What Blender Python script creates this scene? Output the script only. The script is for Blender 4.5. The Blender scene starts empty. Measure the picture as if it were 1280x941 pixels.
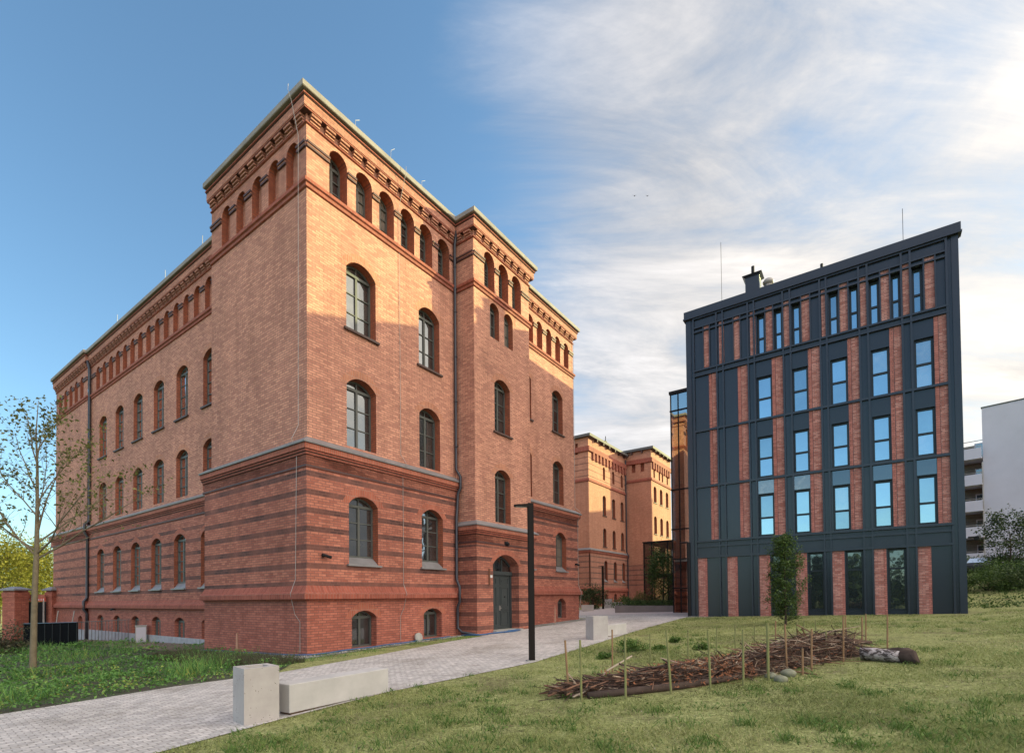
import bpy, math, random
import numpy as np
from mathutils import Vector, Matrix
from mathutils.geometry import tessellate_polygon

rng = np.random.default_rng(7)
random.seed(7)
SC = bpy.context.scene
COL = SC.collection

# ------------------------------------------------------------------ camera
CAM_H, FPX, PITCH, ROLL = 1.89, 630.0, .018, -.010
CXP, CYP = 640.0, 747.0 - FPX * PITCH
def _rx(a):
    c, s = math.cos(a), math.sin(a); return np.array([[1, 0, 0], [0, c, -s], [0, s, c]])
def _ry(a):
    c, s = math.cos(a), math.sin(a); return np.array([[c, 0, s], [0, 1, 0], [-s, 0, c]])
CM = _ry(ROLL) @ _rx(-PITCH)
cam = bpy.data.cameras.new('camera')
cam.sensor_width = 36; cam.sensor_fit = 'HORIZONTAL'
cam.lens = FPX / 1280 * 36
cam.shift_y = (CYP - 470.5) / 1280
cam.clip_end = 3000; cam.clip_start = .1
camo = bpy.data.objects.new('camera', cam); COL.objects.link(camo)
R3 = Matrix([[CM[0][i], CM[2][i], -CM[1][i]] for i in range(3)])
camo.matrix_world = Matrix.Translation((0, 0, CAM_H)) @ R3.to_4x4()
SC.camera = camo

# ------------------------------------------------------------------ sky, sun, exposure
SUN_AZ = math.radians(19.5)          # measured from +X towards +Y
SUN_EL = math.radians(15.8)
SKY_STRENGTH, SUN_STRENGTH, EXPOSURE = .15, 3.0, 1.58
sd = Vector((math.cos(SUN_AZ) * math.cos(SUN_EL), math.sin(SUN_AZ) * math.cos(SUN_EL), math.sin(SUN_EL)))
W = bpy.data.worlds.new('World'); SC.world = W; W.use_nodes = True
nt = W.node_tree; nt.nodes.clear()
def wn(t, **k):
    n = nt.nodes.new(t)
    for a, b in k.items(): setattr(n, a, b)
    return n
def wl(a, b): nt.links.new(a, b)
def wmath(op, a, b=None, c=None, clamp=False):
    n = wn('ShaderNodeMath', operation=op); n.use_clamp = clamp
    for i, x in enumerate((a, b, c)):
        if x is None: continue
        if isinstance(x, (int, float)): n.inputs[i].default_value = x
        else: wl(x, n.inputs[i])
    return n.outputs[0]
sky = wn('ShaderNodeTexSky', sky_type='NISHITA'); sky.sun_disc = False
sky.sun_elevation = SUN_EL; sky.sun_rotation = math.pi / 2 - SUN_AZ
sky.air_density = 1.0; sky.dust_density = .6; sky.ozone_density = 1.6
tc = wn('ShaderNodeTexCoord')
sep = wn('ShaderNodeSeparateXYZ'); wl(tc.outputs['Generated'], sep.inputs[0])
X, Y, Z = sep.outputs
zz = wmath('ADD', wmath('MAXIMUM', Z, 0.0), .22)
px_ = wmath('DIVIDE', X, zz); py_ = wmath('DIVIDE', Y, zz)
cmb = wn('ShaderNodeCombineXYZ'); wl(px_, cmb.inputs[0]); wl(py_, cmb.inputs[1])
mp = wn('ShaderNodeMapping'); mp.inputs['Rotation'].default_value = (0, 0, math.radians(-32)); mp.inputs['Scale'].default_value = (.55, 1.5, 1)
wl(cmb.outputs[0], mp.inputs[0])
n1 = wn('ShaderNodeTexNoise'); n1.inputs['Scale'].default_value = 1.25; n1.inputs['Detail'].default_value = 9; n1.inputs['Roughness'].default_value = .62; n1.inputs['Distortion'].default_value = .9
wl(mp.outputs[0], n1.inputs['Vector'])
n2 = wn('ShaderNodeTexNoise'); n2.inputs['Scale'].default_value = .55; n2.inputs['Detail'].default_value = 4; n2.inputs['Distortion'].default_value = .5
wl(cmb.outputs[0], n2.inputs['Vector'])
n3 = wn('ShaderNodeTexNoise'); n3.inputs['Scale'].default_value = 3.4; n3.inputs['Detail'].default_value = 8; n3.inputs['Roughness'].default_value = .65; n3.inputs['Distortion'].default_value = .6
wl(mp.outputs[0], n3.inputs['Vector'])
# cloud cover grows from the clear west (left) towards the sun side
azim = wmath('ARCTAN2', X, Y)
cover = wn('ShaderNodeMapRange', interpolation_type='SMOOTHSTEP'); wl(azim, cover.inputs[0])
cover.inputs[1].default_value = -.50; cover.inputs[2].default_value = .38; cover.inputs[3].default_value = -.19; cover.inputs[4].default_value = .25
raw = wmath('ADD', wmath('MULTIPLY', n1.outputs[0], .62), wmath('MULTIPLY', n2.outputs[0], .45))
raw = wmath('ADD', raw, wmath('MULTIPLY', n3.outputs[0], .30))
raw = wmath('SUBTRACT', wmath('ADD', raw, cover.outputs[0]), .07)
cov2 = wn('ShaderNodeMapRange', interpolation_type='SMOOTHSTEP'); wl(azim, cov2.inputs[0])   # unseen cloud added behind the camera's left to fill the shaded left front
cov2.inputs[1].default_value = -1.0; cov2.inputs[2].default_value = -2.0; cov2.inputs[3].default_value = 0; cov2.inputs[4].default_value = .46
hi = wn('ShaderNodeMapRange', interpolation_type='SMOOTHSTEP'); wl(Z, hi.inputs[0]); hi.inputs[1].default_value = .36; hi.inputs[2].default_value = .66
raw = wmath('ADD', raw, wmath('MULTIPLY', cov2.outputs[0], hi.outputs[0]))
mask = wn('ShaderNodeMapRange', interpolation_type='SMOOTHSTEP'); wl(raw, mask.inputs[0])
mask.inputs[1].default_value = .55; mask.inputs[2].default_value = .90; mask.inputs[3].default_value = 0; mask.inputs[4].default_value = .97
# brighter and warmer near the sun, greyer in the thick of the cloud
dotn = wn('ShaderNodeVectorMath', operation='DOT_PRODUCT'); wl(tc.outputs['Generated'], dotn.inputs[0]); dotn.inputs[1].default_value = sd
glow = wn('ShaderNodeMapRange', interpolation_type='SMOOTHSTEP'); wl(dotn.outputs['Value'], glow.inputs[0])
glow.inputs[1].default_value = .35; glow.inputs[2].default_value = .98
ccol = wn('ShaderNodeMix', data_type='RGBA'); wl(glow.outputs[0], ccol.inputs[0])
ccol.inputs[6].default_value = (1.48, 1.50, 1.60, 1); ccol.inputs[7].default_value = (2.45, 2.26, 2.04, 1)
dens = wn('ShaderNodeMapRange'); wl(n3.outputs[0], dens.inputs[0]); dens.inputs[1].default_value = .3; dens.inputs[2].default_value = .7; dens.inputs[3].default_value = .70; dens.inputs[4].default_value = 1.22
dens2 = wn('ShaderNodeMapRange'); wl(n1.outputs[0], dens2.inputs[0]); dens2.inputs[1].default_value = .35; dens2.inputs[2].default_value = .65; dens2.inputs[3].default_value = .76; dens2.inputs[4].default_value = 1.24
cs = wn('ShaderNodeVectorMath', operation='SCALE'); wl(ccol.outputs[2], cs.inputs[0]); 
rear = wn('ShaderNodeMapRange', interpolation_type='SMOOTHSTEP'); wl(wmath('MAXIMUM', azim, wmath('MULTIPLY', azim, -.62)), rear.inputs[0])   # unseen cloud behind the camera, brightened as added fill for fronts and lawn
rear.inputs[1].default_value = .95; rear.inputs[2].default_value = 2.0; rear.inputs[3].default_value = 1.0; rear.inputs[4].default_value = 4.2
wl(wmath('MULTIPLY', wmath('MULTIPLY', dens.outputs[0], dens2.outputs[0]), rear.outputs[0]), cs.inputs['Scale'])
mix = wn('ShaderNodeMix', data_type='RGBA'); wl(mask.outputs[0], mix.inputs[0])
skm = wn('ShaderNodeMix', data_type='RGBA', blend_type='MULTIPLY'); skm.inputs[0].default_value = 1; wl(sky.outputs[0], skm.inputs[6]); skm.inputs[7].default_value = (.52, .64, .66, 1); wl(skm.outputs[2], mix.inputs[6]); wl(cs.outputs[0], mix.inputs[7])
warm = wn('ShaderNodeMix', data_type='RGBA'); wm = wn('ShaderNodeMapRange'); wl(azim, wm.inputs[0]); wm.inputs[1].default_value = .9; wm.inputs[2].default_value = 1.8
wl(wm.outputs[0], warm.inputs[0]); warm.inputs[6].default_value = (1, 1, 1, 1); warm.inputs[7].default_value = (1.06, 1.0, .88, 1)
lw2 = wn('ShaderNodeMix', data_type='RGBA'); lm = wn('ShaderNodeMapRange'); wl(azim, lm.inputs[0]); lm.inputs[1].default_value = -1.0; lm.inputs[2].default_value = -1.9; wl(lm.outputs[0], lw2.inputs[0]); wl(warm.outputs[2], lw2.inputs[6]); lw2.inputs[7].default_value = (.92, .78, .76, 1)
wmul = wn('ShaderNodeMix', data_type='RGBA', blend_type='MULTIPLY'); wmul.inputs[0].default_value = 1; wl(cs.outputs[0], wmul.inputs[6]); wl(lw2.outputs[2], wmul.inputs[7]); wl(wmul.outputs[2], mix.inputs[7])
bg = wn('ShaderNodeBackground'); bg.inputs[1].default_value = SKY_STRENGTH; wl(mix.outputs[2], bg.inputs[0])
wo = wn('ShaderNodeOutputWorld'); wl(bg.outputs[0], wo.inputs[0])
sun = bpy.data.lights.new('sun', 'SUN'); sun.energy = SUN_STRENGTH; sun.angle = math.radians(.5); sun.color = (1, .95, .44)
suno = bpy.data.objects.new('sun', sun); COL.objects.link(suno)
suno.rotation_euler = sd.to_track_quat('Z', 'Y').to_euler(); suno.location = (60, 20, 40)
vs = SC.view_settings; vs.view_transform = 'Standard'; vs.look = 'None'; vs.gamma = 1; vs.exposure = EXPOSURE; vs.use_curve_mapping = False
SC.cycles.max_bounces = 8; SC.cycles.diffuse_bounces = 4; SC.cycles.glossy_bounces = 4; SC.cycles.transparent_max_bounces = 12

# ------------------------------------------------------------------ geometry helpers
GA, GB, GC = .0346, .004, .17
def sstep(a, b, x):
    t = min(1, max(0, (x - a) / (b - a))); return t * t * (3 - 2 * t)
def zg(x, y):
    z = GC + GA * x + GB * y
    if x > 18 and y > 18:
        z += 1.9 * sstep(25, 40, x + .3 * (y - 25)) * sstep(24, 50, y)
    if x > 60: z = min(z, 4.5)
    return z
def ray(px, py):
    return CM.T @ np.array([(px - CXP) / FPX, 1, -(py - CYP) / FPX])
def at(px, py, Yd):
    d = ray(px, py); t = Yd / d[1]; return Vector((d[0] * t, Yd, CAM_H + d[2] * t))
def gnd(px, py):
    d = ray(px, py); t = (GC - CAM_H) / (d[2] - GA * d[0] - GB * d[1]); return Vector((d[0] * t, d[1] * t, CAM_H + d[2] * t))

YAW = .62
ROT = math.pi / 2 - YAW              # building axis: local +x = along the door front, local +y = along the long left front
RX, RY = Vector((math.sin(YAW), math.cos(YAW), 0)), Vector((-math.cos(YAW), math.sin(YAW), 0))
P0 = Vector((-6.929, 17, 0))

class MB:
    def __init__(s): s.v = []; s.f = []; s.m = []
    def add(s, vs, fs, m=0):
        o = len(s.v); s.v += [tuple(v) for v in vs]
        for f in fs: s.f.append(tuple(i + o for i in f)); s.m.append(m)
    def quad(s, a, b, c, d, m=0): s.add([a, b, c, d], [(0, 1, 2, 3)], m)
    def poly(s, loop, m=0): s.add(loop, [tuple(range(len(loop)))], m)
    def box(s, x0, x1, y0, y1, z0, z1, m=0):
        x0, x1 = min(x0, x1), max(x0, x1); y0, y1 = min(y0, y1), max(y0, y1); z0, z1 = min(z0, z1), max(z0, z1)
        s.add([(x0, y0, z0), (x1, y0, z0), (x1, y1, z0), (x0, y1, z0), (x0, y0, z1), (x1, y0, z1), (x1, y1, z1), (x0, y1, z1)],
              [(3, 2, 1, 0), (4, 5, 6, 7), (0, 1, 5, 4), (1, 2, 6, 5), (2, 3, 7, 6), (3, 0, 4, 7)], m)
    def tube(s, pts, rad, n=8, m=0, cap=True):
        pts = [Vector(p) for p in pts]
        if not hasattr(rad, '__len__'): rad = [rad] * len(pts)
        rings = []
        up = None
        for i, p in enumerate(pts):
            t = (pts[min(i + 1, len(pts) - 1)] - pts[max(i - 1, 0)])
            if t.length < 1e-9: t = Vector((0, 0, 1))
            t.normalize()
            if up is None:
                up = Vector((0, 0, 1)) if abs(t.z) < .9 else Vector((1, 0, 0))
            a = t.cross(up)
            if a.length < 1e-6: a = t.orthogonal()
            a.normalize(); b = a.cross(t); up = b
            rings.append([p + (a * math.cos(2 * math.pi * k / n) + b * math.sin(2 * math.pi * k / n)) * rad[i] for k in range(n)])
        vs = [v for r in rings for v in r]; fs = []
        for i in range(len(pts) - 1):
            for k in range(n):
                fs.append((i * n + k, i * n + (k + 1) % n, (i + 1) * n + (k + 1) % n, (i + 1) * n + k))
        if cap:
            fs.append(tuple(range(n - 1, -1, -1))); fs.append(tuple((len(pts) - 1) * n + k for k in range(n)))
        s.add(vs, fs, m)
    def build(s, name, mats, parent=None, smooth=False, loc=None):
        me = bpy.data.meshes.new(name)
        me.from_pydata(s.v, [], s.f)
        if not isinstance(mats, (list, tuple)): mats = [mats]
        for m in mats: me.materials.append(m)
        if len(mats) > 1: me.polygons.foreach_set('material_index', s.m)
        uv = me.uv_layers.new(name='UVMap')
        co = np.array(s.v, dtype=float)
        data = np.zeros((len(me.loops), 2))
        for p in me.polygons:
            n = p.normal
            idx = list(p.vertices); c = co[idx]
            if abs(n.z) > .75: u = c[:, 0]; w = c[:, 1]
            else:
                l = math.hypot(n.x, n.y); tx, ty = -n.y / l, n.x / l
                if abs(tx) > .9: tx, ty = 1, 0
                elif abs(ty) > .9: tx, ty = 0, 1
                u = c[:, 0] * tx + c[:, 1] * ty; w = c[:, 2]
            data[p.loop_start:p.loop_start + p.loop_total, 0] = u
            data[p.loop_start:p.loop_start + p.loop_total, 1] = w
        uv.data.foreach_set('uv', data.ravel())
        if smooth: me.polygons.foreach_set('use_smooth', [True] * len(me.polygons))
        me.update()
        o = bpy.data.objects.new(name, me); COL.objects.link(o)
        if parent: o.parent = parent
        if loc is not None: o.location = loc
        return o

def tag(o, label=None, cat=None, group=None, kind=None):
    if label: o['label'] = label
    if cat: o['category'] = cat
    if group: o['group'] = group
    if kind: o['kind'] = kind
    return o
def empty(name, loc=(0, 0, 0), rz=0.0):
    o = bpy.data.objects.new(name, None); COL.objects.link(o); o.location = loc; o.rotation_euler = (0, 0, rz); o.empty_display_size = .3
    return o

class Face:                             # a facade plane: u along it, v outward, z up
    def __init__(s, o, ud, nd): s.o = Vector((o[0], o[1], 0)); s.u = Vector((ud[0], ud[1], 0)); s.n = Vector((nd[0], nd[1], 0))
    def P(s, u, v, z): p = s.o + s.u * u + s.n * v; return (p.x, p.y, z)
    def box(s, mb, u0, u1, v0, v1, z0, z1, m=0):
        a = s.P(u0, v0, z0); b = s.P(u1, v1, z1); mb.box(a[0], b[0], a[1], b[1], a[2], b[2], m)

def arch(uc, w, z0, zs, zc, n=10):
    h = max(zc - zs, .001); a = w / 2; R = (a * a + h * h) / (2 * h); cz = zc - R
    A = math.asin(min(1, a / R)); 
    if h > a: A = math.pi - A
    pts = [(uc - a, z0), (uc + a, z0)]
    for i in range(n + 1):
        t = A - 2 * A * i / n; pts.append((uc + R * math.sin(t), cz + R * math.cos(t)))
    return pts
def rect(u0, u1, z0, z1): return [(u0, z0), (u1, z0), (u1, z1), (u0, z1)]

def wall(mb, F, outer, holes, m=0, v=0.0):
    """holes: (loop, depth, reveal material, back material or None)"""
    loops = [[Vector((a, b, 0)) for a, b in outer]] + [[Vector((a, b, 0)) for a, b in h[0]] for h in holes]
    flat = [p for l in loops for p in l]
    tris = tessellate_polygon(loops)
    mb.add([F.P(p.x, v, p.y) for p in flat], [tuple(t) for t in tris], m)
    for loop, dep, mr, mbk in holes:
        n = len(loop)
        vs = [F.P(a, v, b) for a, b in loop] + [F.P(a, v - dep, b) for a, b in loop]
        mb.add(vs, [(i, (i + 1) % n, n + (i + 1) % n, n + i) for i in range(n)], mr)
        if mbk is not None: mb.poly([F.P(a, v - dep, b) for a, b in loop], mbk)
def arch_band(mb, F, uc, w, zs, zc, t, v, m, n=10):
    a = arch(uc, w, zs, zs, zc, n)[2:]; b = arch(uc, w + 2 * t, zs - .05, zs, zc + t, n)[2:]
    for i in range(len(a) - 1):
        mb.quad(F.P(*ins(a[i], v)), F.P(*ins(a[i + 1], v)), F.P(*ins(b[i + 1], v)), F.P(*ins(b[i], v)), m)
def ins(p, v): return (p[0], v, p[1])

def sweep(mb, path, prof, mats=0):
    """profile (out, z) carried along a plan path; outward is to the right of travel"""
    P = [Vector((a, b)) for a, b in path]; n = len(P); outs = []
    for i in range(n):
        nn = []
        if i > 0: d = (P[i] - P[i - 1]).normalized(); nn.append(Vector((d.y, -d.x)))
        if i < n - 1: d = (P[i + 1] - P[i]).normalized(); nn.append(Vector((d.y, -d.x)))
        o = nn[0] if len(nn) == 1 else (nn[0] + nn[1]) / max(.05, 1 + nn[0].dot(nn[1]))
        outs.append(o)
    k = len(prof)
    vs = [(P[i].x + outs[i].x * o, P[i].y + outs[i].y * o, z) for i in range(n) for o, z in prof]
    for j in range(k - 1):
        m = mats[j] if isinstance(mats, (list, tuple)) else mats
        mb.add([vs[i * k + j] for i in range(n)] + [vs[i * k + j + 1] for i in range(n)], [(i, i + 1, n + i + 1, n + i) for i in range(n - 1)], m)
    for i in (0, n - 1): mb.poly([vs[i * k + j] for j in range(k)], mats[0] if isinstance(mats, (list, tuple)) else mats)

# ------------------------------------------------------------------ materials
MATS = {}
def mat(name, build):
    if name in MATS: return MATS[name]
    m = bpy.data.materials.new(name); m.use_nodes = True
    t = m.node_tree; t.nodes.clear()
    out = t.nodes.new('ShaderNodeOutputMaterial'); b = t.nodes.new('ShaderNodeBsdfPrincipled')
    t.links.new(b.outputs[0], out.inputs[0])
    build(t, b, out); MATS[name] = m; return m
def nd(t, ty, **k):
    n = t.nodes.new(ty)
    for a, v in k.items():
        if a in n.inputs: n.inputs[a].default_value = v
        else: setattr(n, a, v)
    return n
def noise(t, scale, detail=5, rough=.6, vec=None, dist=0):
    n = nd(t, 'ShaderNodeTexNoise', Scale=scale, Detail=detail, Roughness=rough, Distortion=dist)
    if vec is not None: t.links.new(vec, n.inputs['Vector'])
    return n
def ramp(t, fac, stops):
    r = t.nodes.new('ShaderNodeValToRGB'); e = r.color_ramp.elements
    while len(e) > 1: e.remove(e[-1])
    for i, (p, c) in enumerate(stops):
        q = e[0] if i == 0 else e.new(p)
        q.position = p; q.color = (*c, 1) if len(c) == 3 else c
    t.links.new(fac, r.inputs[0]); return r.outputs[0]
def mixc(t, fac, a, b, mode='MIX'):
    n = t.nodes.new('ShaderNodeMix'); n.data_type = 'RGBA'; n.blend_type = mode
    for i, x in ((0, fac), (6, a), (7, b)):
        if isinstance(x, (int, float)): n.inputs[i].default_value = x
        elif isinstance(x, tuple): n.inputs[i].default_value = (*x, 1) if len(x) == 3 else x
        else: t.links.new(x, n.inputs[i])
    return n.outputs[2]
def mth(t, op, a, b=None, c=None, clamp=False):
    n = t.nodes.new('ShaderNodeMath'); n.operation = op; n.use_clamp = clamp
    for i, x in enumerate((a, b, c)):
        if x is None: continue
        if isinstance(x, (int, float)): n.inputs[i].default_value = x
        else: t.links.new(x, n.inputs[i])
    return n.outputs[0]
def bump(t, b, h, s=.3, d=.01):
    n = t.nodes.new('ShaderNodeBump'); n.inputs['Strength'].default_value = s; n.inputs['Distance'].default_value = d
    t.links.new(h, n.inputs['Height']); t.links.new(n.outputs[0], b.inputs['Normal'])
def plain(name, col, rough=.6, metal=0.0, var=.15, scale=3.0, spec=.4, bmp=0.0):
    def f(t, b, o):
        tcn = t.nodes.new('ShaderNodeTexCoord')
        n = noise(t, scale, 6, .65, tcn.outputs['Object'])
        c = ramp(t, n.outputs[0], [(.25, tuple(x * (1 - var) for x in col)), (.75, tuple(x * (1 + var) for x in col))])
        t.links.new(c, b.inputs['Base Color']); b.inputs['Roughness'].default_value = rough; b.inputs['Metallic'].default_value = metal
        b.inputs['Specular IOR Level'].default_value = spec
        if bmp:
            n2 = noise(t, scale * 12, 4, .7, tcn.outputs['Object']); bump(t, b, n2.outputs[0], bmp, .01)
    return mat(name, f)
def brick(name, c1, c2, mort, bw=.30, rh=.09, ms=.012, bands=None, dirt=.22, rough=.8, freq=2, off=.5):
    def f(t, b, o):
        uv = t.nodes.new('ShaderNodeUVMap'); uv.uv_map = 'UVMap'
        br = nd(t, 'ShaderNodeTexBrick', Scale=1.0)
        br.offset = off; br.offset_frequency = freq
        br.inputs['Brick Width'].default_value = bw; br.inputs['Row Height'].default_value = rh
        br.inputs['Mortar Size'].default_value = ms; br.inputs['Mortar Smooth'].default_value = .15; br.inputs['Bias'].default_value = -.1
        br.inputs['Color1'].default_value = (*c1, 1); br.inputs['Color2'].default_value = (*c2, 1); br.inputs['Mortar'].default_value = (*mort, 1)
        t.links.new(uv.outputs[0], br.inputs['Vector'])
        col = br.outputs['Color']
        tcn = t.nodes.new('ShaderNodeTexCoord')
        if bands:
            z0, pitch, h, z1, dark1, dark2 = bands
            sp = t.nodes.new('ShaderNodeSeparateXYZ'); t.links.new(uv.outputs[0], sp.inputs[0])
            md = mth(t, 'MODULO', mth(t, 'ADD', mth(t, 'SUBTRACT', sp.outputs[1], z0), 40 * pitch), pitch)
            on = mth(t, 'MULTIPLY', mth(t, 'LESS_THAN', md, h), mth(t, 'LESS_THAN', sp.outputs[1], z1))
            on = mth(t, 'MULTIPLY', on, mth(t, 'GREATER_THAN', sp.outputs[1], z0 - .02))
            pn = noise(t, .55, 3, .6, tcn.outputs['Object'])
            br2 = nd(t, 'ShaderNodeTexBrick', Scale=1.0); br2.offset = off
            br2.inputs['Brick Width'].default_value = bw; br2.inputs['Row Height'].default_value = rh
            br2.inputs['Mortar Size'].default_value = ms; br2.inputs['Bias'].default_value = -.25
            br2.inputs['Color1'].default_value = (*dark1, 1); br2.inputs['Color2'].default_value = (*dark2, 1); br2.inputs['Mortar'].default_value = (*[x * .8 for x in mort], 1)
            t.links.new(uv.outputs[0], br2.inputs['Vector'])
            wear = ramp(t, pn.outputs[0], [(.34, (.55,) * 3), (.6, (1,) * 3)])
            col = mixc(t, mth(t, 'MULTIPLY', on, wear), col, br2.outputs['Color'])
        n = noise(t, .35, 6, .65, tcn.outputs['Object'])
        d = ramp(t, n.outputs[0], [(.3, (1 - dirt,) * 3), (.7, (1 + dirt * .6,) * 3)])
        col = mixc(t, 1.0, col, d, 'MULTIPLY')
        n2 = noise(t, 9, 3, .6, tcn.outputs['Object'])
        d2 = ramp(t, n2.outputs[0], [(.3, (.86,) * 3), (.7, (1.12,) * 3)])
        col = mixc(t, 1.0, col, d2, 'MULTIPLY')
        mpv = t.nodes.new('ShaderNodeMapping'); mpv.inputs['Scale'].default_value = (1.7, 1.7, .16); t.links.new(tcn.outputs['Object'], mpv.inputs[0])
        n3 = noise(t, 1.0, 5, .65, mpv.outputs[0])                                  # rain streaks and soot
        col = mixc(t, 1.0, col, ramp(t, n3.outputs[0], [(.30, (.86, .845, .84)), (.50, (1, 1, 1)), (.75, (1.10, 1.09, 1.08))]), 'MULTIPLY')
        t.links.new(col, b.inputs['Base Color']); b.inputs['Roughness'].default_value = rough; b.inputs['Specular IOR Level'].default_value = .25
        inv = mth(t, 'SUBTRACT', 1.0, br.outputs['Fac']); bump(t, b, inv, .5, .006)
    return mat(name, f)
def glass(name, dark, refl, rough=.02, wob=.02, tint=(.9, .95, 1), curtain=.75):
    def f(t, b, o):
        tcn = t.nodes.new('ShaderNodeTexCoord')
        n = noise(t, .9, 2, .5, tcn.outputs['Object'])
        dn = noise(t, 1.3, 3, .5, tcn.outputs['Object'])
        oi = t.nodes.new('ShaderNodeObjectInfo')
        c = ramp(t, dn.outputs[0], [(.35, tuple(x * .5 for x in dark)), (.7, tuple(x * 1.6 for x in dark))])
        wv = nd(t, 'ShaderNodeTexWave', Scale=4.0, Distortion=2.0); t.links.new(tcn.outputs['Object'], wv.inputs['Vector'])
        cur = ramp(t, wv.outputs['Fac'], [(.2, (.10, .09, .075)), (.8, (.26, .24, .20))])     # a drawn curtain behind some panes
        c = mixc(t, mth(t, 'MULTIPLY', mth(t, 'GREATER_THAN', oi.outputs['Random'], .72), curtain), c, cur)
        t.links.new(c, b.inputs['Base Color']); b.inputs['Roughness'].default_value = .35; b.inputs['Specular IOR Level'].default_value = .3
        g = t.nodes.new('ShaderNodeBsdfGlossy'); g.inputs['Roughness'].default_value = rough; g.inputs['Color'].default_value = (*tint, 1)
        bp = t.nodes.new('ShaderNodeBump'); bp.inputs['Strength'].default_value = wob; bp.inputs['Distance'].default_value = .3
        t.links.new(n.outputs[0], bp.inputs['Height']); t.links.new(bp.outputs[0], g.inputs['Normal'])
        lw = t.nodes.new('ShaderNodeFresnel'); lw.inputs['IOR'].default_value = 1.6
        refv = mth(t, 'MULTIPLY', mth(t, 'ADD', .72, mth(t, 'MULTIPLY', mth(t, 'FRACT', mth(t, 'MULTIPLY', oi.outputs['Random'], 7.3)), .5)), refl)
        fac = mth(t, 'ADD', refv, mth(t, 'MULTIPLY', lw.outputs[0], 1 - refl), clamp=True)
        ms = t.nodes.new('ShaderNodeMixShader'); t.links.new(fac, ms.inputs[0]); t.links.new(b.outputs[0], ms.inputs[1]); t.links.new(g.outputs[0], ms.inputs[2])
        t.links.new(ms.outputs[0], o.inputs[0])
    return mat(name, f)
def clear_glass(name, tint, refl):
    def f(t, b, o):
        tr = t.nodes.new('ShaderNodeBsdfTransparent'); tr.inputs[0].default_value = (*tint, 1)
        g = t.nodes.new('ShaderNodeBsdfGlossy'); g.inputs['Roughness'].default_value = .015
        lw = t.nodes.new('ShaderNodeFresnel'); lw.inputs['IOR'].default_value = 1.55
        fac = mth(t, 'ADD', refl, mth(t, 'MULTIPLY', lw.outputs[0], 1 - refl), clamp=True)
        ms = t.nodes.new('ShaderNodeMixShader'); t.links.new(fac, ms.inputs[0]); t.links.new(tr.outputs[0], ms.inputs[1]); t.links.new(g.outputs[0], ms.inputs[2])
        t.links.new(ms.outputs[0], o.inputs[0])
    return mat(name, f)
def leaf(name, stops, trans=.35, rough=.55):
    def f(t, b, o):
        a = t.nodes.new('ShaderNodeAttribute'); a.attribute_name = 'rnd'
        c = ramp(t, a.outputs['Fac'], stops)
        t.links.new(c, b.inputs['Base Color']); b.inputs['Roughness'].default_value = rough; b.inputs['Specular IOR Level'].default_value = .3
        tl = t.nodes.new('ShaderNodeBsdfTranslucent'); t.links.new(c, tl.inputs[0])
        ms = t.nodes.new('ShaderNodeMixShader'); ms.inputs[0].default_value = trans
        t.links.new(b.outputs[0], ms.inputs[1]); t.links.new(tl.outputs[0], ms.inputs[2]); t.links.new(ms.outputs[0], o.inputs[0])
    return mat(name, f)

M_TAN = brick('tan brick', (.57, .268, .182), (.36, .150, .110), (.25, .14, .105), dirt=.18)
M_TANARCH = brick('tan arch brick', (.46, .19, .11), (.36, .135, .082), (.36, .24, .19), bw=.08, rh=.3, ms=.008)
M_REDARCH = brick('red arch brick', (.38, .11, .065), (.30, .08, .05), (.29, .18, .14), bw=.08, rh=.3, ms=.008)
M_RED = brick('banded red brick', (.46, .17, .112), (.28, .088, .060), (.20, .092, .074), bands=(2.34, .63, .18, 6.45, (.075, .036, .032), (.15, .07, .058)), dirt=.2)
M_REDP = brick('plain red brick', (.42, .138, .094), (.27, .080, .055), (.18, .078, .063), dirt=.2)
M_TOWERRED = brick('doorway red brick', (.44, .165, .108), (.27, .088, .060), (.20, .092, .074), bands=(.45, .63, .18, 4.3, (.075, .036, .032), (.15, .07, .058)), dirt=.2)
M_TRIM = brick('deep red moulded brick', (.30, .085, .055), (.23, .060, .040), (.24, .14, .11), bw=.12, rh=.3, ms=.006, dirt=.15)
M_REV = brick('orange reveal brick', (.34, .098, .050), (.26, .070, .038), (.16, .07, .05), dirt=.15)
M_DARKTRIM = plain('dark glazed brick', (.07, .03, .027), .6, 0, .2)
M_PINK = brick('frieze brick', (.50, .22, .148), (.34, .138, .096), (.22, .115, .09), dirt=.18)
M_BACK = brick('far orange brick', (.50, .225, .14), (.40, .165, .10), (.30, .17, .12), dirt=.16)
M_BACKATTIC = brick('striped far brick', (.50, .225, .14), (.40, .165, .10), (.30, .17, .12), bands=(15.9, .72, .12, 18.6, (.14, .055, .04), (.2, .08, .055)), dirt=.12)
M_BACKRED = brick('far banded red brick', (.40, .155, .10), (.31, .11, .07), (.34, .22, .17), bands=(3.35, .64, .16, 6.9, (.09, .04, .035), (.16, .075, .06)), dirt=.2)
M_MBRICK = brick('new red brick', (.33, .12, .095), (.56, .28, .235), (.19, .12, .11), bw=.24, rh=.08, ms=.010, dirt=.12)
M_MSOLD = brick('new brick edge course', (.44, .17, .14), (.30, .11, .09), (.10, .06, .05), bw=.5, rh=.105, ms=.008, dirt=.1)
M_STONE = plain('grey roof coping', (.23, .205, .185), .75, 0, .25, 1.2, .3, .15)
M_ZINC = plain('lead flashing', (.21, .20, .205), .5, .25, .18, 2.0)
M_FRAME = plain('grey green window paint', (.075, .078, .072), .5, 0, .15)
M_DFRAME = plain('black window frame', (.012, .014, .018), .35)
M_SILLRED = plain('dark sill brick', (.07, .04, .035), .6)
M_PIPE = plain('dark zinc downpipe', (.045, .045, .055), .4, .3)
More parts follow.
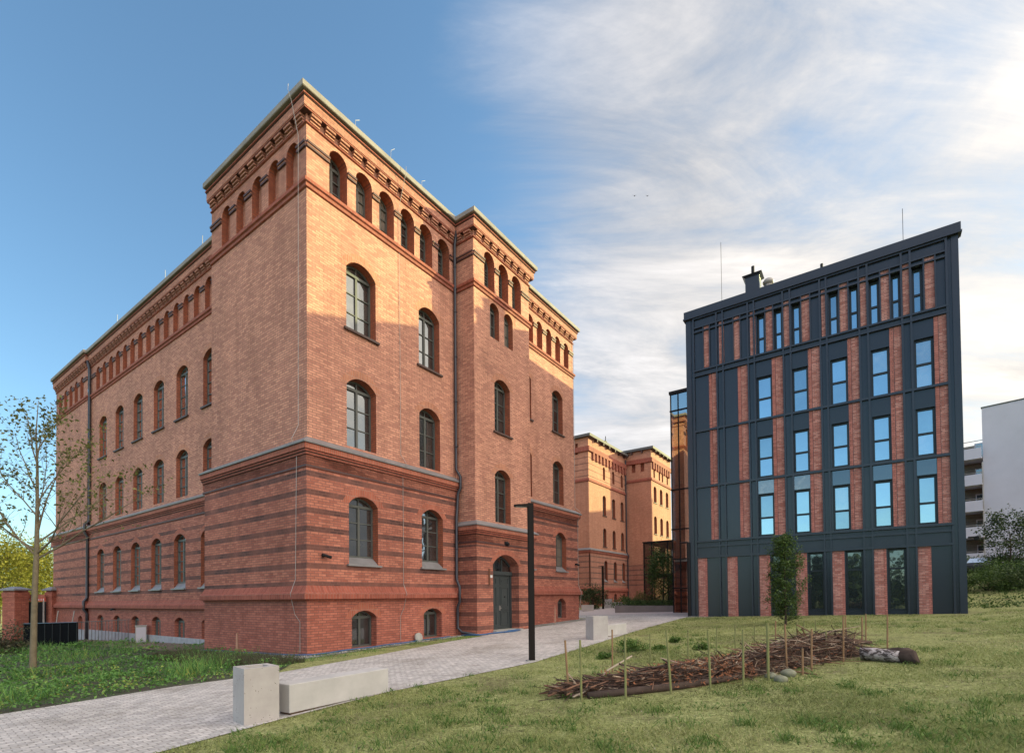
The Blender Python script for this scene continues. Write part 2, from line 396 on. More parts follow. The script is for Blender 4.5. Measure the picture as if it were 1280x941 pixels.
M_PANE = glass('old window glass', (.018, .018, .018), .10)
M_MPANE = glass('new window glass', (.02, .05, .075), .38, .015, .02, (.66, .86, 1.0), .5)
M_GPANE = glass('dark ground floor glass', (.006, .008, .01), .08, .02, .02, (.8, .9, 1), 0.0)
M_METAL = plain('anthracite cladding', (.015, .018, .028), .26, .0, .2, .12, .5, .10)
M_METAL2 = plain('anthracite bars', (.020, .024, .036), .30, .0, .12, 1.0, .45)
M_CONC = plain('light concrete', (.34, .325, .30), .8, 0, .14, 3, .25, .15)
M_WHITE = plain('white render', (.50, .47, .52), .85, 0, .10, .25, .2, .1)
M_WOOD = plain('grey brown boards', (.17, .14, .115), .7, 0, .25, 2)
M_ROOF = plain('flat roof felt', (.09, .09, .09), .9)
M_WIRE = plain('galvanised wire', (.33, .30, .28), .5, .3)
M_BLACK = plain('black paint', (.010, .010, .012), .6, 0, .15, 3, .2)
M_DOOR = plain('dark green grey door paint', (.040, .048, .050), .45, 0, .12)

# ------------------------------------------------------------------ window unit
def window(parent, F, v, uc, w, z0, zs, zc, rows=3, cols=2, fr=M_FRAME, gl=M_PANE, t=.07, sill=None, name='window', arched=True, n=10, bar=.035, transom=True):
    """frame mesh (the part) with pane (and sill) as sub-parts; frame front at depth v"""
    A = arch(uc, w, z0, zs, zc, n) if arched else rect(uc - w / 2, uc + w / 2, z0, zc)
    Bi = arch(uc, w - 2 * t, z0 + t, zs, zc - t, n) if arched else rect(uc - w / 2 + t, uc + w / 2 - t, z0 + t, zc - t)
    mb = MB(); k = len(A); d = .07
    vs = [F.P(a, v, b) for a, b in A] + [F.P(a, v, b) for a, b in Bi] + [F.P(a, v - d, b) for a, b in Bi]
    mb.add(vs, [(i, (i + 1) % k, k + (i + 1) % k, k + i) for i in range(k)] + [(k + i, k + (i + 1) % k, 2 * k + (i + 1) % k, 2 * k + i) for i in range(k)])
    top = zs if arched else zc
    if transom: F.box(mb, uc - w / 2 + t, uc + w / 2 - t, v - .05, v + .02, zs - .05, zs + .05)
    zt = zs if transom else top - t
    for c in range(1, cols):
        u = uc - w / 2 + w * c / cols
        F.box(mb, u - .045, u + .045, v - .05, v + .012, z0 + t, zt - .02)
        if arched and transom: F.box(mb, u - .02, u + .02, v - .045, v - .004, zs + .05, zc - t - .005)
    for r in range(1, rows):
        z = z0 + t + (zt - z0 - t) * r / rows
        F.box(mb, uc - w / 2 + t, uc + w / 2 - t, v - .045, v - .002, z - bar / 2, z + bar / 2)
    o = mb.build(name, fr, parent)
    spans = [(z0 + t / 2, zs), (zs, zc - t / 2)] if (not arched and transom) else [None]
    for sp_ in spans:
        p = MB(); t1, t2 = random.uniform(-.022, .022), random.uniform(-.016, .016)
        loop = arch(uc, w - t, z0 + t / 2, zs, zc - t / 2, n) if arched else (rect(uc - w / 2 + t / 2, uc + w / 2 - t / 2, *sp_) if sp_ else rect(uc - w / 2 + t / 2, uc + w / 2 - t / 2, z0 + t / 2, zc - t / 2))
        p.poly([F.P(a, v - .038 + (a - uc) * t1 + (b - (z0 + zc) / 2) * t2 * .4, b) for a, b in loop])
        p.build('pane', gl, o)
    if sill:
        s = MB(); kind, dv = sill           # dv: distance from frame plane out to the wall face
        if kind == 'thin':
            F.box(s, uc - w / 2 - .12, uc + w / 2 + .12, v + .01, v + dv + .10, z0 - .09, z0 - .005)
            s.build('sill', M_SILLRED, o)
        else:
            h = .30
            q = w / 2 - .004
            a = [F.P(uc - q, v - .03, z0 + .03), F.P(uc + q, v - .03, z0 + .03), F.P(uc + q, v + dv + .01, z0 - h + .03), F.P(uc - q, v + dv + .01, z0 - h + .03)]
            b = [(x, y, z - .05) for x, y, z in a]
            s.add(a + b, [(0, 1, 2, 3), (3, 2, 6, 7), (0, 3, 7, 4), (1, 5, 6, 2), (4, 7, 6, 5)])
            F.box(s, uc - w / 2 - .10, uc + w / 2 + .10, v + dv + .012, v + dv + .12, z0 - h - .045, z0 - h + .022)
            s.build('sill', M_ZINC, o)
    return o

# ------------------------------------------------------------------ the ground
def axis(lo, hi, step): return list(np.arange(lo, hi + .01, step))
gx = [-900, -400, -200, -120] + axis(-80, 100, 2) + [140, 220, 420, 900]
gy = [-300, -120, -60, -30] + axis(-14, 130, 2) + [170, 260, 500, 1200]
def lawn_mat(t, b, o):
    tcn = t.nodes.new('ShaderNodeTexCoord'); P = tcn.outputs['Object']
    a = noise(t, .55, 6, .7, P, .4); c = noise(t, 6.5, 6, .75, P, .3); f = noise(t, 42, 4, .7, P)
    base = ramp(t, c.outputs[0], [(.30, (.12, .12, .055)), (.46, (.26, .275, .11)), (.62, (.36, .375, .165)), (.8, (.42, .405, .215))])
    soil = ramp(t, c.outputs[0], [(.3, (.085, .068, .045)), (.7, (.20, .175, .10))])
    k = ramp(t, a.outputs[0], [(.38, (1, 1, 1)), (.50, (0, 0, 0))])
    col = mixc(t, mth(t, 'MULTIPLY', k, .6), base, soil)
    g2 = noise(t, 17, 5, .8, P, .6); col = mixc(t, 1.0, col, ramp(t, g2.outputs[0], [(.36, (.45, .42, .36)), (.50, (1, 1, 1)), (.70, (1.22, 1.2, 1.1))]), 'MULTIPLY')
    col = mixc(t, 1.0, col, ramp(t, f.outputs[0], [(.3, (.45,) * 3), (.7, (1.45,) * 3)]), 'MULTIPLY')
    t.links.new(col, b.inputs['Base Color']); b.inputs['Roughness'].default_value = .95; b.inputs['Specular IOR Level'].default_value = .1
    bump(t, b, f.outputs[0], .8, .03)
M_LAWN = mat('sparse lawn', lawn_mat)
mb = MB(); nx = len(gx)
mb.add([(x, y, zg(x, y) if abs(x) < 300 and abs(y) < 300 else min(5, max(-9, GC + GA * x * .3))) for y in gy for x in gx],
       [(j * nx + i, j * nx + i + 1, (j + 1) * nx + i + 1, (j + 1) * nx + i) for j in range(len(gy) - 1) for i in range(nx - 1)])
tag(mb.build('lawn_ground', M_LAWN, smooth=True), kind='structure')

def local(u, y): p = P0 + RX * u + RY * y; return (p.x, p.y)
def sheet(name, poly, m, dz):
    mb = MB(); loop = [Vector((x, y, 0)) for x, y in poly]
    mb.add([(x, y, GC + GA * x + GB * y + dz) for x, y in poly], [tuple(t) for t in tessellate_polygon([loop])])
    return tag(mb.build(name, m), kind='structure')
PATH_R = [(-6.2, 2.5), (-4.95, 4.6), (-4.33, 6.17), (-3.56, 7.62), (-2.37, 9.58), (-1.37, 10.67), (0.55, 12.86), (2.55, 16.4), (4.93, 20.79), (7.6, 25.4), (10.05, 29.3)]
PATH_L = [(-9.6, 2.5), (-11.2, 5.6), (-9.2, 9.07), (-7.67, 11.48), (-6.06, 13.03), (-4.55, 15.9), (-2.57, 20.13)]
path_poly = PATH_R + [local(21.6, -6.6), local(60, -6.6), local(60, 12), local(20.6, 6), local(20.6, -1.0), local(12.5, -1.0), local(12.5, -1.16), local(7.6, -1.16), local(7.55, -1.55)] + PATH_L[::-1]
def paving(t, b, o):
    tcn = t.nodes.new('ShaderNodeTexCoord'); mp = t.nodes.new('ShaderNodeMapping'); mp.inputs['Rotation'].default_value = (0, 0, -(ROT - math.radians(4)))
    t.links.new(tcn.outputs['Object'], mp.inputs[0])
    wn_ = noise(t, 1.3, 3, .5, mp.outputs[0])
    add = t.nodes.new('ShaderNodeVectorMath'); add.operation = 'MULTIPLY_ADD'
    t.links.new(wn_.outputs['Color'], add.inputs[0]); add.inputs[1].default_value = (.06, .06, 0); t.links.new(mp.outputs[0], add.inputs[2])
    br = nd(t, 'ShaderNodeTexBrick', Scale=1.0); br.inputs['Brick Width'].default_value = .16; br.inputs['Row Height'].default_value = .11
    br.inputs['Mortar Size'].default_value = .009; br.inputs['Mortar Smooth'].default_value = .4
    br.inputs['Color1'].default_value = (.56, .52, .49, 1); br.inputs['Color2'].default_value = (.38, .355, .34, 1); br.inputs['Mortar'].default_value = (.27, .245, .225, 1)
    t.links.new(add.outputs[0], br.inputs['Vector'])
    n = noise(t, .5, 6, .65, tcn.outputs['Object']); n2 = noise(t, 14, 4, .7, tcn.outputs['Object'])
    c = mixc(t, 1.0, br.outputs['Color'], ramp(t, n.outputs[0], [(.28, (.66, .64, .60)), (.5, (1,) * 3), (.72, (1.12,) * 3)]), 'MULTIPLY')
    n4 = noise(t, 2.6, 6, .75, tcn.outputs['Object'], .5); c = mixc(t, 1.0, c, ramp(t, n4.outputs[0], [(.30, (.70, .68, .64)), (.46, (1,) * 3)]), 'MULTIPLY')
    c = mixc(t, 1.0, c, ramp(t, n2.outputs[0], [(.3, (.75,) * 3), (.7, (1.2,) * 3)]), 'MULTIPLY')
    t.links.new(c, b.inputs['Base Color']); b.inputs['Roughness'].default_value = .85
    h = mth(t, 'ADD', mth(t, 'SUBTRACT', 1.0, br.outputs['Fac']), mth(t, 'MULTIPLY', n2.outputs[0], .6)); bump(t, b, h, .6, .012)
M_PAVE = mat('small paving setts', paving)
sheet('path', path_poly, M_PAVE, .012)
def plaza_mat(t, b, o):
    tcn = t.nodes.new('ShaderNodeTexCoord'); n = noise(t, 3, 6, .7, tcn.outputs['Object'])
    t.links.new(ramp(t, n.outputs[0], [(.3, (.44, .37, .35)), (.7, (.55, .48, .45))]), b.inputs['Base Color']); b.inputs['Roughness'].default_value = .9
sheet('courtyard_paving', [local(24.6, -6.5), local(59, -6.5), local(59, 11), local(24.6, 5.5)], mat('pale courtyard paving', plaza_mat), .02)
def gravel_mat(t, b, o):
    tcn = t.nodes.new('ShaderNodeTexCoord')
    v = nd(t, 'ShaderNodeTexVoronoi', Scale=22.0); t.links.new(tcn.outputs['Object'], v.inputs['Vector'])
    n = noise(t, 1.6, 5, .65, tcn.outputs['Object'])
    c = mixc(t, .5, v.outputs['Color'], (.5, .48, .45), 'MIX')
    c = mixc(t, 1.0, c, (.62, .58, .52), 'MULTIPLY'); hsv = t.nodes.new('ShaderNodeHueSaturation'); hsv.inputs['Saturation'].default_value = .18; hsv.inputs['Value'].default_value = .8
    t.links.new(c, hsv.inputs['Color'])
    k = ramp(t, n.outputs[0], [(.42, (0, 0, 0)), (.58, (1, 1, 1))])
    c = mixc(t, mth(t, 'MULTIPLY', k, .7), hsv.outputs[0], (.085, .085, .04))
    t.links.new(c, b.inputs['Base Color']); b.inputs['Roughness'].default_value = .95; bump(t, b, v.outputs['Distance'], .7, .03)
M_GRAVEL = mat('edge gravel', gravel_mat)
sheet('gravel_strip', [local(-.75, 7.6), local(0, 7.6), local(0, 0), local(7.6, 0), local(7.6, -.62), local(-.75, -.75)], M_GRAVEL, .016)
sheet('gravel_edge', [local(12.4, 0), local(19.9, 0), local(19.9, -.95), local(12.4, -.95)], M_GRAVEL, .020)
def soil_mat(t, b, o):
    tcn = t.nodes.new('ShaderNodeTexCoord'); n = noise(t, 1.1, 6, .7, tcn.outputs['Object']); n2 = noise(t, 18, 4, .7, tcn.outputs['Object'])
    c = ramp(t, n.outputs[0], [(.35, (.055, .040, .028)), (.6, (.045, .065, .022)), (.8, (.10, .08, .05))])
    c = mixc(t, 1.0, c, ramp(t, n2.outputs[0], [(.3, (.6,) * 3), (.7, (1.4,) * 3)]), 'MULTIPLY')
    t.links.new(c, b.inputs['Base Color']); b.inputs['Roughness'].default_value = .95; bump(t, b, n2.outputs[0], .8, .04)
bed_poly = [(-11.2, 5.7), (-9.24, 9.05), (-7.72, 11.5), (-6.12, 13.08), local(-.75, -.75), local(-.75, 8.0), local(1.5, 8.0), local(1.3, 36), local(-6, 36), (-40, 28), (-30, 12)]
sheet('flower_bed', bed_poly, mat('bed soil', soil_mat), .006)
sheet('wing_paving', [local(1.5, 8.5), local(1.5, 36), local(-.6, 36), local(-.8, 8.5)], plain('bare earth strip', (.16, .125, .10), .95, 0, .3, 2, .1, .4), .03)

# ------------------------------------------------------------------ the large brick building
B = empty('brick_building', P0, ROT)
tag(B, 'large red and tan brick building with arched windows and grey door in its tower', 'building')
FR = Face((0, 0), (1, 0), (0, -1))           # door front: u = local x
FT = Face((0, -1.1), (1, 0), (0, -1))        # projecting tower
FL = Face((0, 0), (0, 1), (-1, 0))           # end block on the long left front: u = local y
FW = Face((1.5, 0), (0, 1), (-1, 0))         # recessed long wing
FP = Face((1.35, 0), (0, 1), (-1, 0))        # far end block of the wing
BRICKS = [M_TAN, M_RED, M_REDP, M_REV, M_TRIM, M_PINK, M_TOWERRED, M_TANARCH, M_REDARCH]
TAN, RED, REDP, REV, TRIM, PINK, TRED, TARCH, RARCH = range(9)
WT0, WT1 = 1.90, 2.36                        # water table
SC0, SC1 = 6.82, 7.40                        # course over the ground floor
SILL = 16.48
TOP = 19.22
wq = []                                      # windows to make after the walls
def opening(hs, F, v, uc, w, z0, zs, zc, dep, mr=REV, win=None, **k):
    low = .30 if k.get('sill', ('',))[0] == 'slope' else 0
    hs.append((arch(uc, w, z0 - low, zs, zc), dep, mr, None)); wq.append((F, v - dep + .02, uc, w, z0, zs, zc, dep, k))
def niche(hs, uc, w, z0, zc, dep, mb_=PINK): hs.append((arch(uc, w, z0, zc - w / 2, zc, 12), dep, REV, mb_))
mb = MB()
# --- pavilion, door front
hs = []
for uc, w in ((2.38, 1.36), (6.0, 1.27)):
    opening(hs, FR, -.1, uc, w, 11.93, 14.25, 14.62, .34, sill=('thin', .32))
    opening(hs, FR, -.1, uc, w, 7.56, 9.85, 10.2, .34)
wall(mb, FR, rect(.1, 7.76, SC1 - .1, SILL), hs, TAN, -.1)
hs = []
for uc in (1.38, 2.53, 3.64, 4.76, 5.84, 6.96): opening(hs, FR, -.1, uc, .76, SILL + .02, 17.86, 18.24, .45, rows=3, cols=2)
wall(mb, FR, rect(.1, 7.76, SILL, TOP), hs, TAN, -.1)
hs = []
opening(hs, FR, 0, 2.37, 1.34, 3.46, 5.40, 5.74, .34, sill=('slope', .32))
opening(hs, FR, 0, 6.02, 1.30, 3.50, 5.45, 5.78, .34, sill=('slope', .32))
wall(mb, FR, rect(0, 7.66, WT1 - .1, SC1 - .2), hs, RED, 0)
hs = []
opening(hs, FR, 0, 2.38, 1.13, .10, 1.22, 1.47, .34, REDP, rows=1)
opening(hs, FR, 0, 6.0, 1.10, .22, 1.26, 1.5, .34, REDP, rows=1)
wall(mb, FR, rect(0, 7.66, -1.2, WT1 - .1), hs, REDP, 0)
for uc, w in ((2.38, 1.36), (6.0, 1.27)):
    arch_band(mb, FR, uc, w, 14.25, 14.62, .30, -.096, TARCH); arch_band(mb, FR, uc, w, 9.85, 10.2, .30, -.096, TARCH)
    arch_band(mb, FR, uc, w - .02, 5.42, 5.76, .30, .004, RARCH); arch_band(mb, FR, uc, 1.12, 1.24, 1.48, .28, .004, RARCH)
# --- pavilion, left front
wall(mb, FL, rect(.1, 7.1, SC1 - .1, SILL), [], TAN, -.1)
hs = []
for uc in (1.0, 2.2, 3.4, 4.62, 5.84): niche(hs, uc, .72, SILL + .02, 18.12, .27)
wall(mb, FL, rect(.1, 7.1, SILL, TOP), hs, PINK, -.1)
wall(mb, FL, rect(0, 7.5, WT1 - .1, SC1 - .2), [], RED, 0)
wall(mb, FL, rect(0, 7.5, -1.2, WT1 - .1), [], REDP, 0)
# --- tower
FTl = Face((7.75, 0), (0, 1), (-1, 0)); FTr = Face((12.3, 0), (0, 1), (1, 0))
hs = []
opening(hs, FT, -.1, 9.85, 1.26, 5.52, 7.78, 8.1, .34)
opening(hs, FT, -.1, 9.87, 1.27, 9.87, 12.17, 12.5, .34, sill=('thin', .32))
for uc in (9.3, 10.45): opening(hs, FT, -.1, uc, .73, 14.32, 15.72, 16.02, .30, rows=2)
wall(mb, FT, rect(7.75, 12.3, 5.3, SILL), hs, TAN, -.1)
hs = []
for uc in (8.93, 10.06, 11.18): opening(hs, FT, -.1, uc, .8, SILL + .02, 17.9, 18.3, .42, rows=9, cols=1, transom=False)
wall(mb, FT, rect(7.75, 12.3, SILL, TOP), hs, TAN, -.1)
DOORU, DOORW = 9.93, 2.12
hs = [(arch(DOORU, DOORW, .36, 3.48, 3.98, 12), .55, TRED, None)]
wall(mb, FT, rect(7.68, 12.4, -1.0, 5.15), hs, TRED, 0)
arch_band(mb, FT, DOORU, DOORW, 3.48, 3.98, .26, .004, RARCH)
for uc, w, zs, zc in ((9.85, 1.26, 7.78, 8.1), (9.87, 1.27, 12.17, 12.5)): arch_band(mb, FT, uc, w, zs, zc, .3, -.096, TARCH)
for uc in (9.3, 10.45): arch_band(mb, FT, uc, .73, 15.72, 16.02, .25, -.096, TARCH)
for Fx, x0 in ((Face((7.68, 0), (0, 1), (-1, 0)), -1.1), (Face((12.4, 0), (0, 1), (1, 0)), -1.1)):
    wall(mb, Fx, rect(-1.1, .2, -1.0, 5.15), [], TRED, 0); 
for Fx in (Face((7.75, 0), (0, 1), (-1, 0)), Face((12.3, 0), (0, 1), (1, 0))): wall(mb, Fx, rect(-1.0, .2, 5.1, TOP), [], TAN, 0)
# --- right-hand section beyond the tower
hs = []
for uc in (13.5, 17.1):
    opening(hs, FR, -.1, uc, 1.27, 12.02, 14.32, 14.65, .34, sill=('thin', .32)); opening(hs, FR, -.1, uc, 1.27, 7.62, 9.95, 10.28, .34)
wall(mb, FR, rect(12.3, 19.15, SC1 - .1, SILL), hs, TAN, -.1)
hs = []
for uc in (12.98, 14.1, 15.1, 16.14, 17.2, 18.26): niche(hs, uc, .62, SILL + .02, 18.08, .3, REV)
wall(mb, FR, rect(12.3, 19.15, SILL, TOP), hs, TAN, -.1)
hs = []
for uc in (13.45, 17.18): opening(hs, FR, 0, uc, 1.27, 3.78, 5.55, 5.88, .34, sill=('slope', .32))
wall(mb, FR, rect(12.4, 19.4, WT1 - .1, SC1 - .2), hs, RED, 0)
hs = []
for uc in (13.45, 17.18): opening(hs, FR, 0, uc, 1.02, .62, 1.58, 1.83, .34, REDP, rows=1)
wall(mb, FR, rect(12.4, 19.4, -1.0, WT1 - .1), hs, REDP, 0)
for uc in (13.5, 17.1):
    arch_band(mb, FR, uc, 1.27, 14.32, 14.65, .3, -.096, TARCH); arch_band(mb, FR, uc, 1.27, 9.95, 10.28, .3, -.096, TARCH)
    arch_band(mb, FR, uc, 1.27, 5.55, 5.88, .3, .004, RARCH); arch_band(mb, FR, uc, 1.02, 1.58, 1.83, .26, .004, RARCH)
# --- long wing and its far end block (everything .2 lower)
DZ = -.2
WU = (10.72, 13.85, 16.87, 19.92, 22.97, 26.0)
h2, h1, h0 = [], [], []
for i, uc in enumerate(WU):
    kw = dict(rows=4, cols=2)
    opening(h2, FW, -.1, uc, 1.40, 11.52, 13.95, 14.28, .21, sill=('thin', .19), **kw)
    opening(h2, FW, -.1, uc, 1.42, 7.36, 9.52, 9.84, .21, **kw)
    opening(h1, FW, 0, uc, 1.40, 2.84, 5.08, 5.40, .21, sill=('slope', .19), **kw)
    opening(h0, FW, 0, uc, 1.22, -.22, .82, 1.05, .21, REDP, rows=1)
    arch_band(mb, FW, uc, 1.40, 13.95, 14.28, .28, -.096, TARCH); arch_band(mb, FW, uc, 1.42, 9.52, 9.84, .28, -.096, TARCH)
    arch_band(mb, FW, uc, 1.40, 5.08, 5.40, .28, .004, RARCH); arch_band(mb, FW, uc, 1.22, .82, 1.05, .25, .004, RARCH)
wall(mb, FW, rect(6.9, 28.6, SC1 - .3, SILL + DZ), h2, TAN, -.1)
hs = []
for i in range(14): niche(hs, 10.85 + 1.245 * i, .76, SILL + DZ + .02, 18.08 + DZ, .22)
wall(mb, FW, rect(6.9, 28.6, SILL + DZ, TOP + DZ), hs, PINK, -.1)
wall(mb, FW, rect(7.4, 28.6, WT1 - .7, SC1 - .4), h1, RED, 0)
wall(mb, FW, rect(7.4, 28.6, -1.6, WT1 - .7), h0, REDP, 0)
hs = []
for uc in (29.9, 31.2, 32.45, 33.75, 35.1): niche(hs, uc, .76, SILL + DZ + .02, 18.08 + DZ, .22)
wall(mb, FP, rect(28.6, 36.2, SILL + DZ, TOP + DZ), hs, PINK, -.1)
wall(mb, FP, rect(28.6, 36.2, SC1 - .3, SILL + DZ), [], TAN, -.1)
wall(mb, FP, rect(28.5, 36.3, WT1 - .7, SC1 - .4), [], RED, 0)
hs = [(arch(29.6, 1.0, -.3, .7, .95), .4, REDP, None)]; wq.append((FP, -.38, 29.6, 1.0, -.3, .7, .95, .4, dict(rows=1)))
wall(mb, FP, rect(28.5, 36.3, -2.0, WT1 - .7), hs, REDP, 0)
# --- hidden sides that close the volume and cast its shadow
for x0, y0, x1, y1, z1 in ((19.4, 0, 19.4, 14, SC1 - .2), (19.15, .1, 19.15, 14, TOP), (19.15, 14, 15, 14, TOP), (15, 14, 15, 36.2, TOP + DZ), (15, 36.2, 1.45, 36.2, TOP + DZ), (1.6, 7.1, .1, 7.1, TOP), (1.5, 7.5, 0, 7.5, SC1 - .2)):
    mb.quad((x0, y0, -1.5), (x1, y1, -1.5), (x1, y1, z1), (x0, y0, z1), TAN if z1 > 10 else RED)
mb.build('wall', BRICKS, B)
# --- mouldings
mb = MB()
wt = [(0, WT0 - .06), (.05, WT0 - .05), (.06, WT0), (.2, WT0 + .02), (.2, WT0 + .2), (.16, WT0 + .25), (.12, WT0 + .27), (.0, WT1 + .02)]
sweep(mb, [(0, 7.5), (0, 0), (7.68, 0)], wt); sweep(mb, [(12.4, 0), (19.4, 0), (19.4, 3)], [(o, z + .15) for o, z in wt])
wt2 = [(o, z - .42) for o, z in wt]
sweep(mb, [(1.35, 37), (1.35, 28.5), (1.5, 28.5), (1.5, 7.4)], wt2)
mb.build('water_table', M_TRIM, B)
mb = MB()
def course(path, dz, dark=True):
    pr = [(0, SC0 - .42), (.04, SC0 - .40), (.04, SC0 - .33), (0, SC0 - .31), (0, SC0), (.05, SC0 + .02), (.05, SC0 + .09), (.10, SC0 + .11), (.10, SC0 + .18), (.15, SC0 + .19), (.15, SC0 + .37), (.20, SC0 + .38), (.21, SC0 + .43), (-.11, SC0 + .66)]
    sweep(mb, path, [(o, z + dz) for o, z in pr], [0, 2, 2, 1, 2, 0, 2, 0, 2, 4, 2, 3, 3])
course([(0, 7.6), (0, 0), (7.70, 0)], 0); course([(12.4, 0), (19.4, 0), (19.4, 3)], .03)
course([(7.68, .1), (7.68, -1.1), (12.4, -1.1), (12.4, .1)], -2.03)
course([(1.35, 37), (1.35, 28.5), (1.5, 28.5), (1.5, 7.4)], DZ - .05)
mb.build('string_course', [M_TRIM, M_REDP, M_DARKTRIM, M_ZINC, M_REDARCH], B)
# --- attic cornice: sill course, imposts, corbel table, frieze, coping
mb = MB(); cp = MB()
def attic(path, dz):
    sp = [(0, SILL - .36), (.06, SILL - .34), (.06, SILL - .22), (.12, SILL - .19), (.12, SILL - .07), (0, SILL + .01)]
    sweep(mb, path, [(o, z + dz) for o, z in sp], 0)
    sweep(mb, path, [(0, 18.36 + dz), (.06, 18.38 + dz), (.06, 18.42 + dz), (0, 18.45 + dz)], [0, 0, 0])
    sweep(mb, path, [(0, 18.71 + dz), (.19, 18.72 + dz), (.19, 18.77 + dz), (.21, 18.78 + dz), (.21, 19.08 + dz), (.24, 19.09 + dz), (.24, 19.11 + dz), (.27, 19.115 + dz), (.27, 19.16 + dz), (.21, 19.17 + dz), (.22, 19.24 + dz), (0, 19.25 + dz)], [2, 0, 1, 1, 2, 2, 0, 0, 2, 2, 2])
    sweep(cp, path, [(0, 19.235 + dz), (.34, 19.24 + dz), (.36, 19.26 + dz), (.36, 19.44 + dz), (.33, 19.46 + dz), (-.3, 19.50 + dz), (-.3, 19.235 + dz)], 0)
def corbels(F, v, u0, u1, step, dz):
    n = max(1, round((u1 - u0) / step)); st = (u1 - u0) / n
    for i in range(n):
        c = u0 + st * (i + .5); w = st * .64
        F.box(mb, c - w / 2, c + w / 2, v - .02, v + .07, 18.45 + dz, 18.51 + dz, 1); F.box(mb, c - w / 2, c + w / 2, v - .02, v + .05, 18.51 + dz, 18.54 + dz, 2)
        F.box(mb, c - w / 2, c + w / 2, v - .02, v + .12, 18.54 + dz, 18.60 + dz, 1); F.box(mb, c - w / 2, c + w / 2, v - .02, v + .09, 18.60 + dz, 18.63 + dz, 2)
        F.box(mb, c - w / 2, c + w / 2, v - .02, v + .17, 18.63 + dz, 18.715 + dz, 1)
def imposts(F, v, us, w, u0, u1, dz):
    e = [u0] + [x for c in us for x in (c - w / 2, c + w / 2)] + [u1]
    for a, b in zip(e[0::2], e[1::2]):
        if b - a < .05: continue
        F.box(mb, a, b, v - .02, v + .06, 17.56 + dz, 17.63 + dz, 2); F.box(mb, a, b, v - .02, v + .05, 17.63 + dz, 17.69 + dz, 1); F.box(mb, a, b, v - .02, v + .085, 17.69 + dz, 17.77 + dz, 2)
attic([(.1, 7.1), (.1, .1), (7.75, .1), (7.75, -1.0), (12.3, -1.0), (12.3, .1), (19.15, .1), (19.15, 6)], 0)
attic([(1.45, 36.2), (1.45, 28.6), (1.6, 28.6), (1.6, 7.0)], DZ)
sweep(mb, [(1.6, 7.1), (.1, 7.1)], [(0, 18.71), (.19, 18.72), (.21, 19.06), (.28, 19.12), (.28, 19.24), (0, 19.25)], 1)
sweep(cp, [(1.6, 7.1), (.1, 7.1)], [(0, 19.237), (.35, 19.242), (.355, 19.43), (-.3, 19.49)], 0)
corbels(FR, -.1, .1, 7.75, .61, 0); corbels(FL, -.1, .1, 7.1, .62, 0); corbels(FT, -.1, 7.75, 12.3, .60, 0); corbels(FR, -.1, 12.3, 19.15, .60, 0)
corbels(Face((7.75, 0), (0, 1), (-1, 0)), 0, -1.0, .1, .55, 0)
corbels(FW, -.1, 7.0, 28.5, .56, DZ); corbels(FP, -.1, 28.6, 36.2, .56, DZ)
imposts(FR, -.1, (1.38, 2.53, 3.64, 4.76, 5.84, 6.96), .76, .1, 7.75, 0); imposts(FL, -.1, (1.0, 2.2, 3.4, 4.62, 5.84), .72, .1, 7.1, 0)
imposts(FT, -.1, (8.93, 10.06, 11.18), .8, 7.75, 12.3, 0); imposts(FR, -.1, (12.98, 14.1, 15.1, 16.14, 17.2, 18.26), .62, 12.3, 19.15, 0)
imposts(Face((7.75, 0), (0, 1), (-1, 0)), 0, (), 1, -1.0, .1, 0)
imposts(FW, -.1, [10.85 + 1.245 * i for i in range(14)], .76, 9.6, 28.4, DZ); imposts(FP, -.1, (29.9, 31.2, 32.45, 33.75, 35.1), .76, 28.6, 36.2, DZ)
mb.build('cornice', [M_TRIM, M_PINK, M_DARKTRIM], B)
cp.build('coping', M_STONE, B)
mb = MB()
mb.poly([(.1, 7.1, 19.42), (.1, .1, 19.42), (7.75, .1, 19.42), (7.75, -1, 19.42), (12.3, -1, 19.42), (12.3, .1, 19.42), (19.15, .1, 19.42), (19.15, 14, 19.42), (1.6, 14, 19.42), (1.6, 7.1, 19.42)])
mb.poly([(1.5, 7.1, 19.22), (15, 7.1, 19.22), (15, 36.2, 19.22), (1.5, 36.2, 19.22)])
mb.build('roof', M_ROOF, B)
mb = MB(); FW.box(mb, 8.0, 28.5, .002, .03, -.75, .02); FP.box(mb, 28.6, 36.2, .002, .03, -.9, .0)
mb.build('plaster_plinth', plain('white plaster plinth', (.32, .32, .34), .9, 0, .3, 2), B)
for F, v, uc, w, z0, zs, zc, dep, k in wq: window(B, F, v, uc, w, z0, zs, zc, **k)
# --- door: two leaves with panels, transom light above
dv = -.52
d = MB()
A = arch(DOORU, DOORW, .36, 3.48, 3.98, 12); Ai = arch(DOORU, DOORW - .22, .36, 3.44, 3.86, 12)
FT.box(d, DOORU - DOORW / 2, DOORU - .96, dv - .05, dv + .06, .36, 3.2); FT.box(d, DOORU + .96, DOORU + DOORW / 2, dv - .05, dv + .06, .36, 3.2)
FT.box(d, DOORU - DOORW / 2, DOORU + DOORW / 2, dv - .06, dv + .10, 3.02, 3.20)
n = len(A); vs_ = [FT.P(a, dv, b) for a, b in A] + [FT.P(a, dv, b) for a, b in Ai]
d.add(vs_, [(i, (i + 1) % n, n + (i + 1) % n, n + i) for i in range(2, n - 1)])
for u in (DOORU - .32, DOORU + .32): FT.box(d, u - .025, u + .025, dv - .04, dv + .01, 3.2, 3.8)
door = d.build('door', M_DOOR, B)
p = MB(); p.poly([FT.P(a, dv - .03, b) for a, b in arch(DOORU, DOORW - .1, 3.1, 3.46, 3.92, 12)]); p.build('transom_light', M_PANE, door)
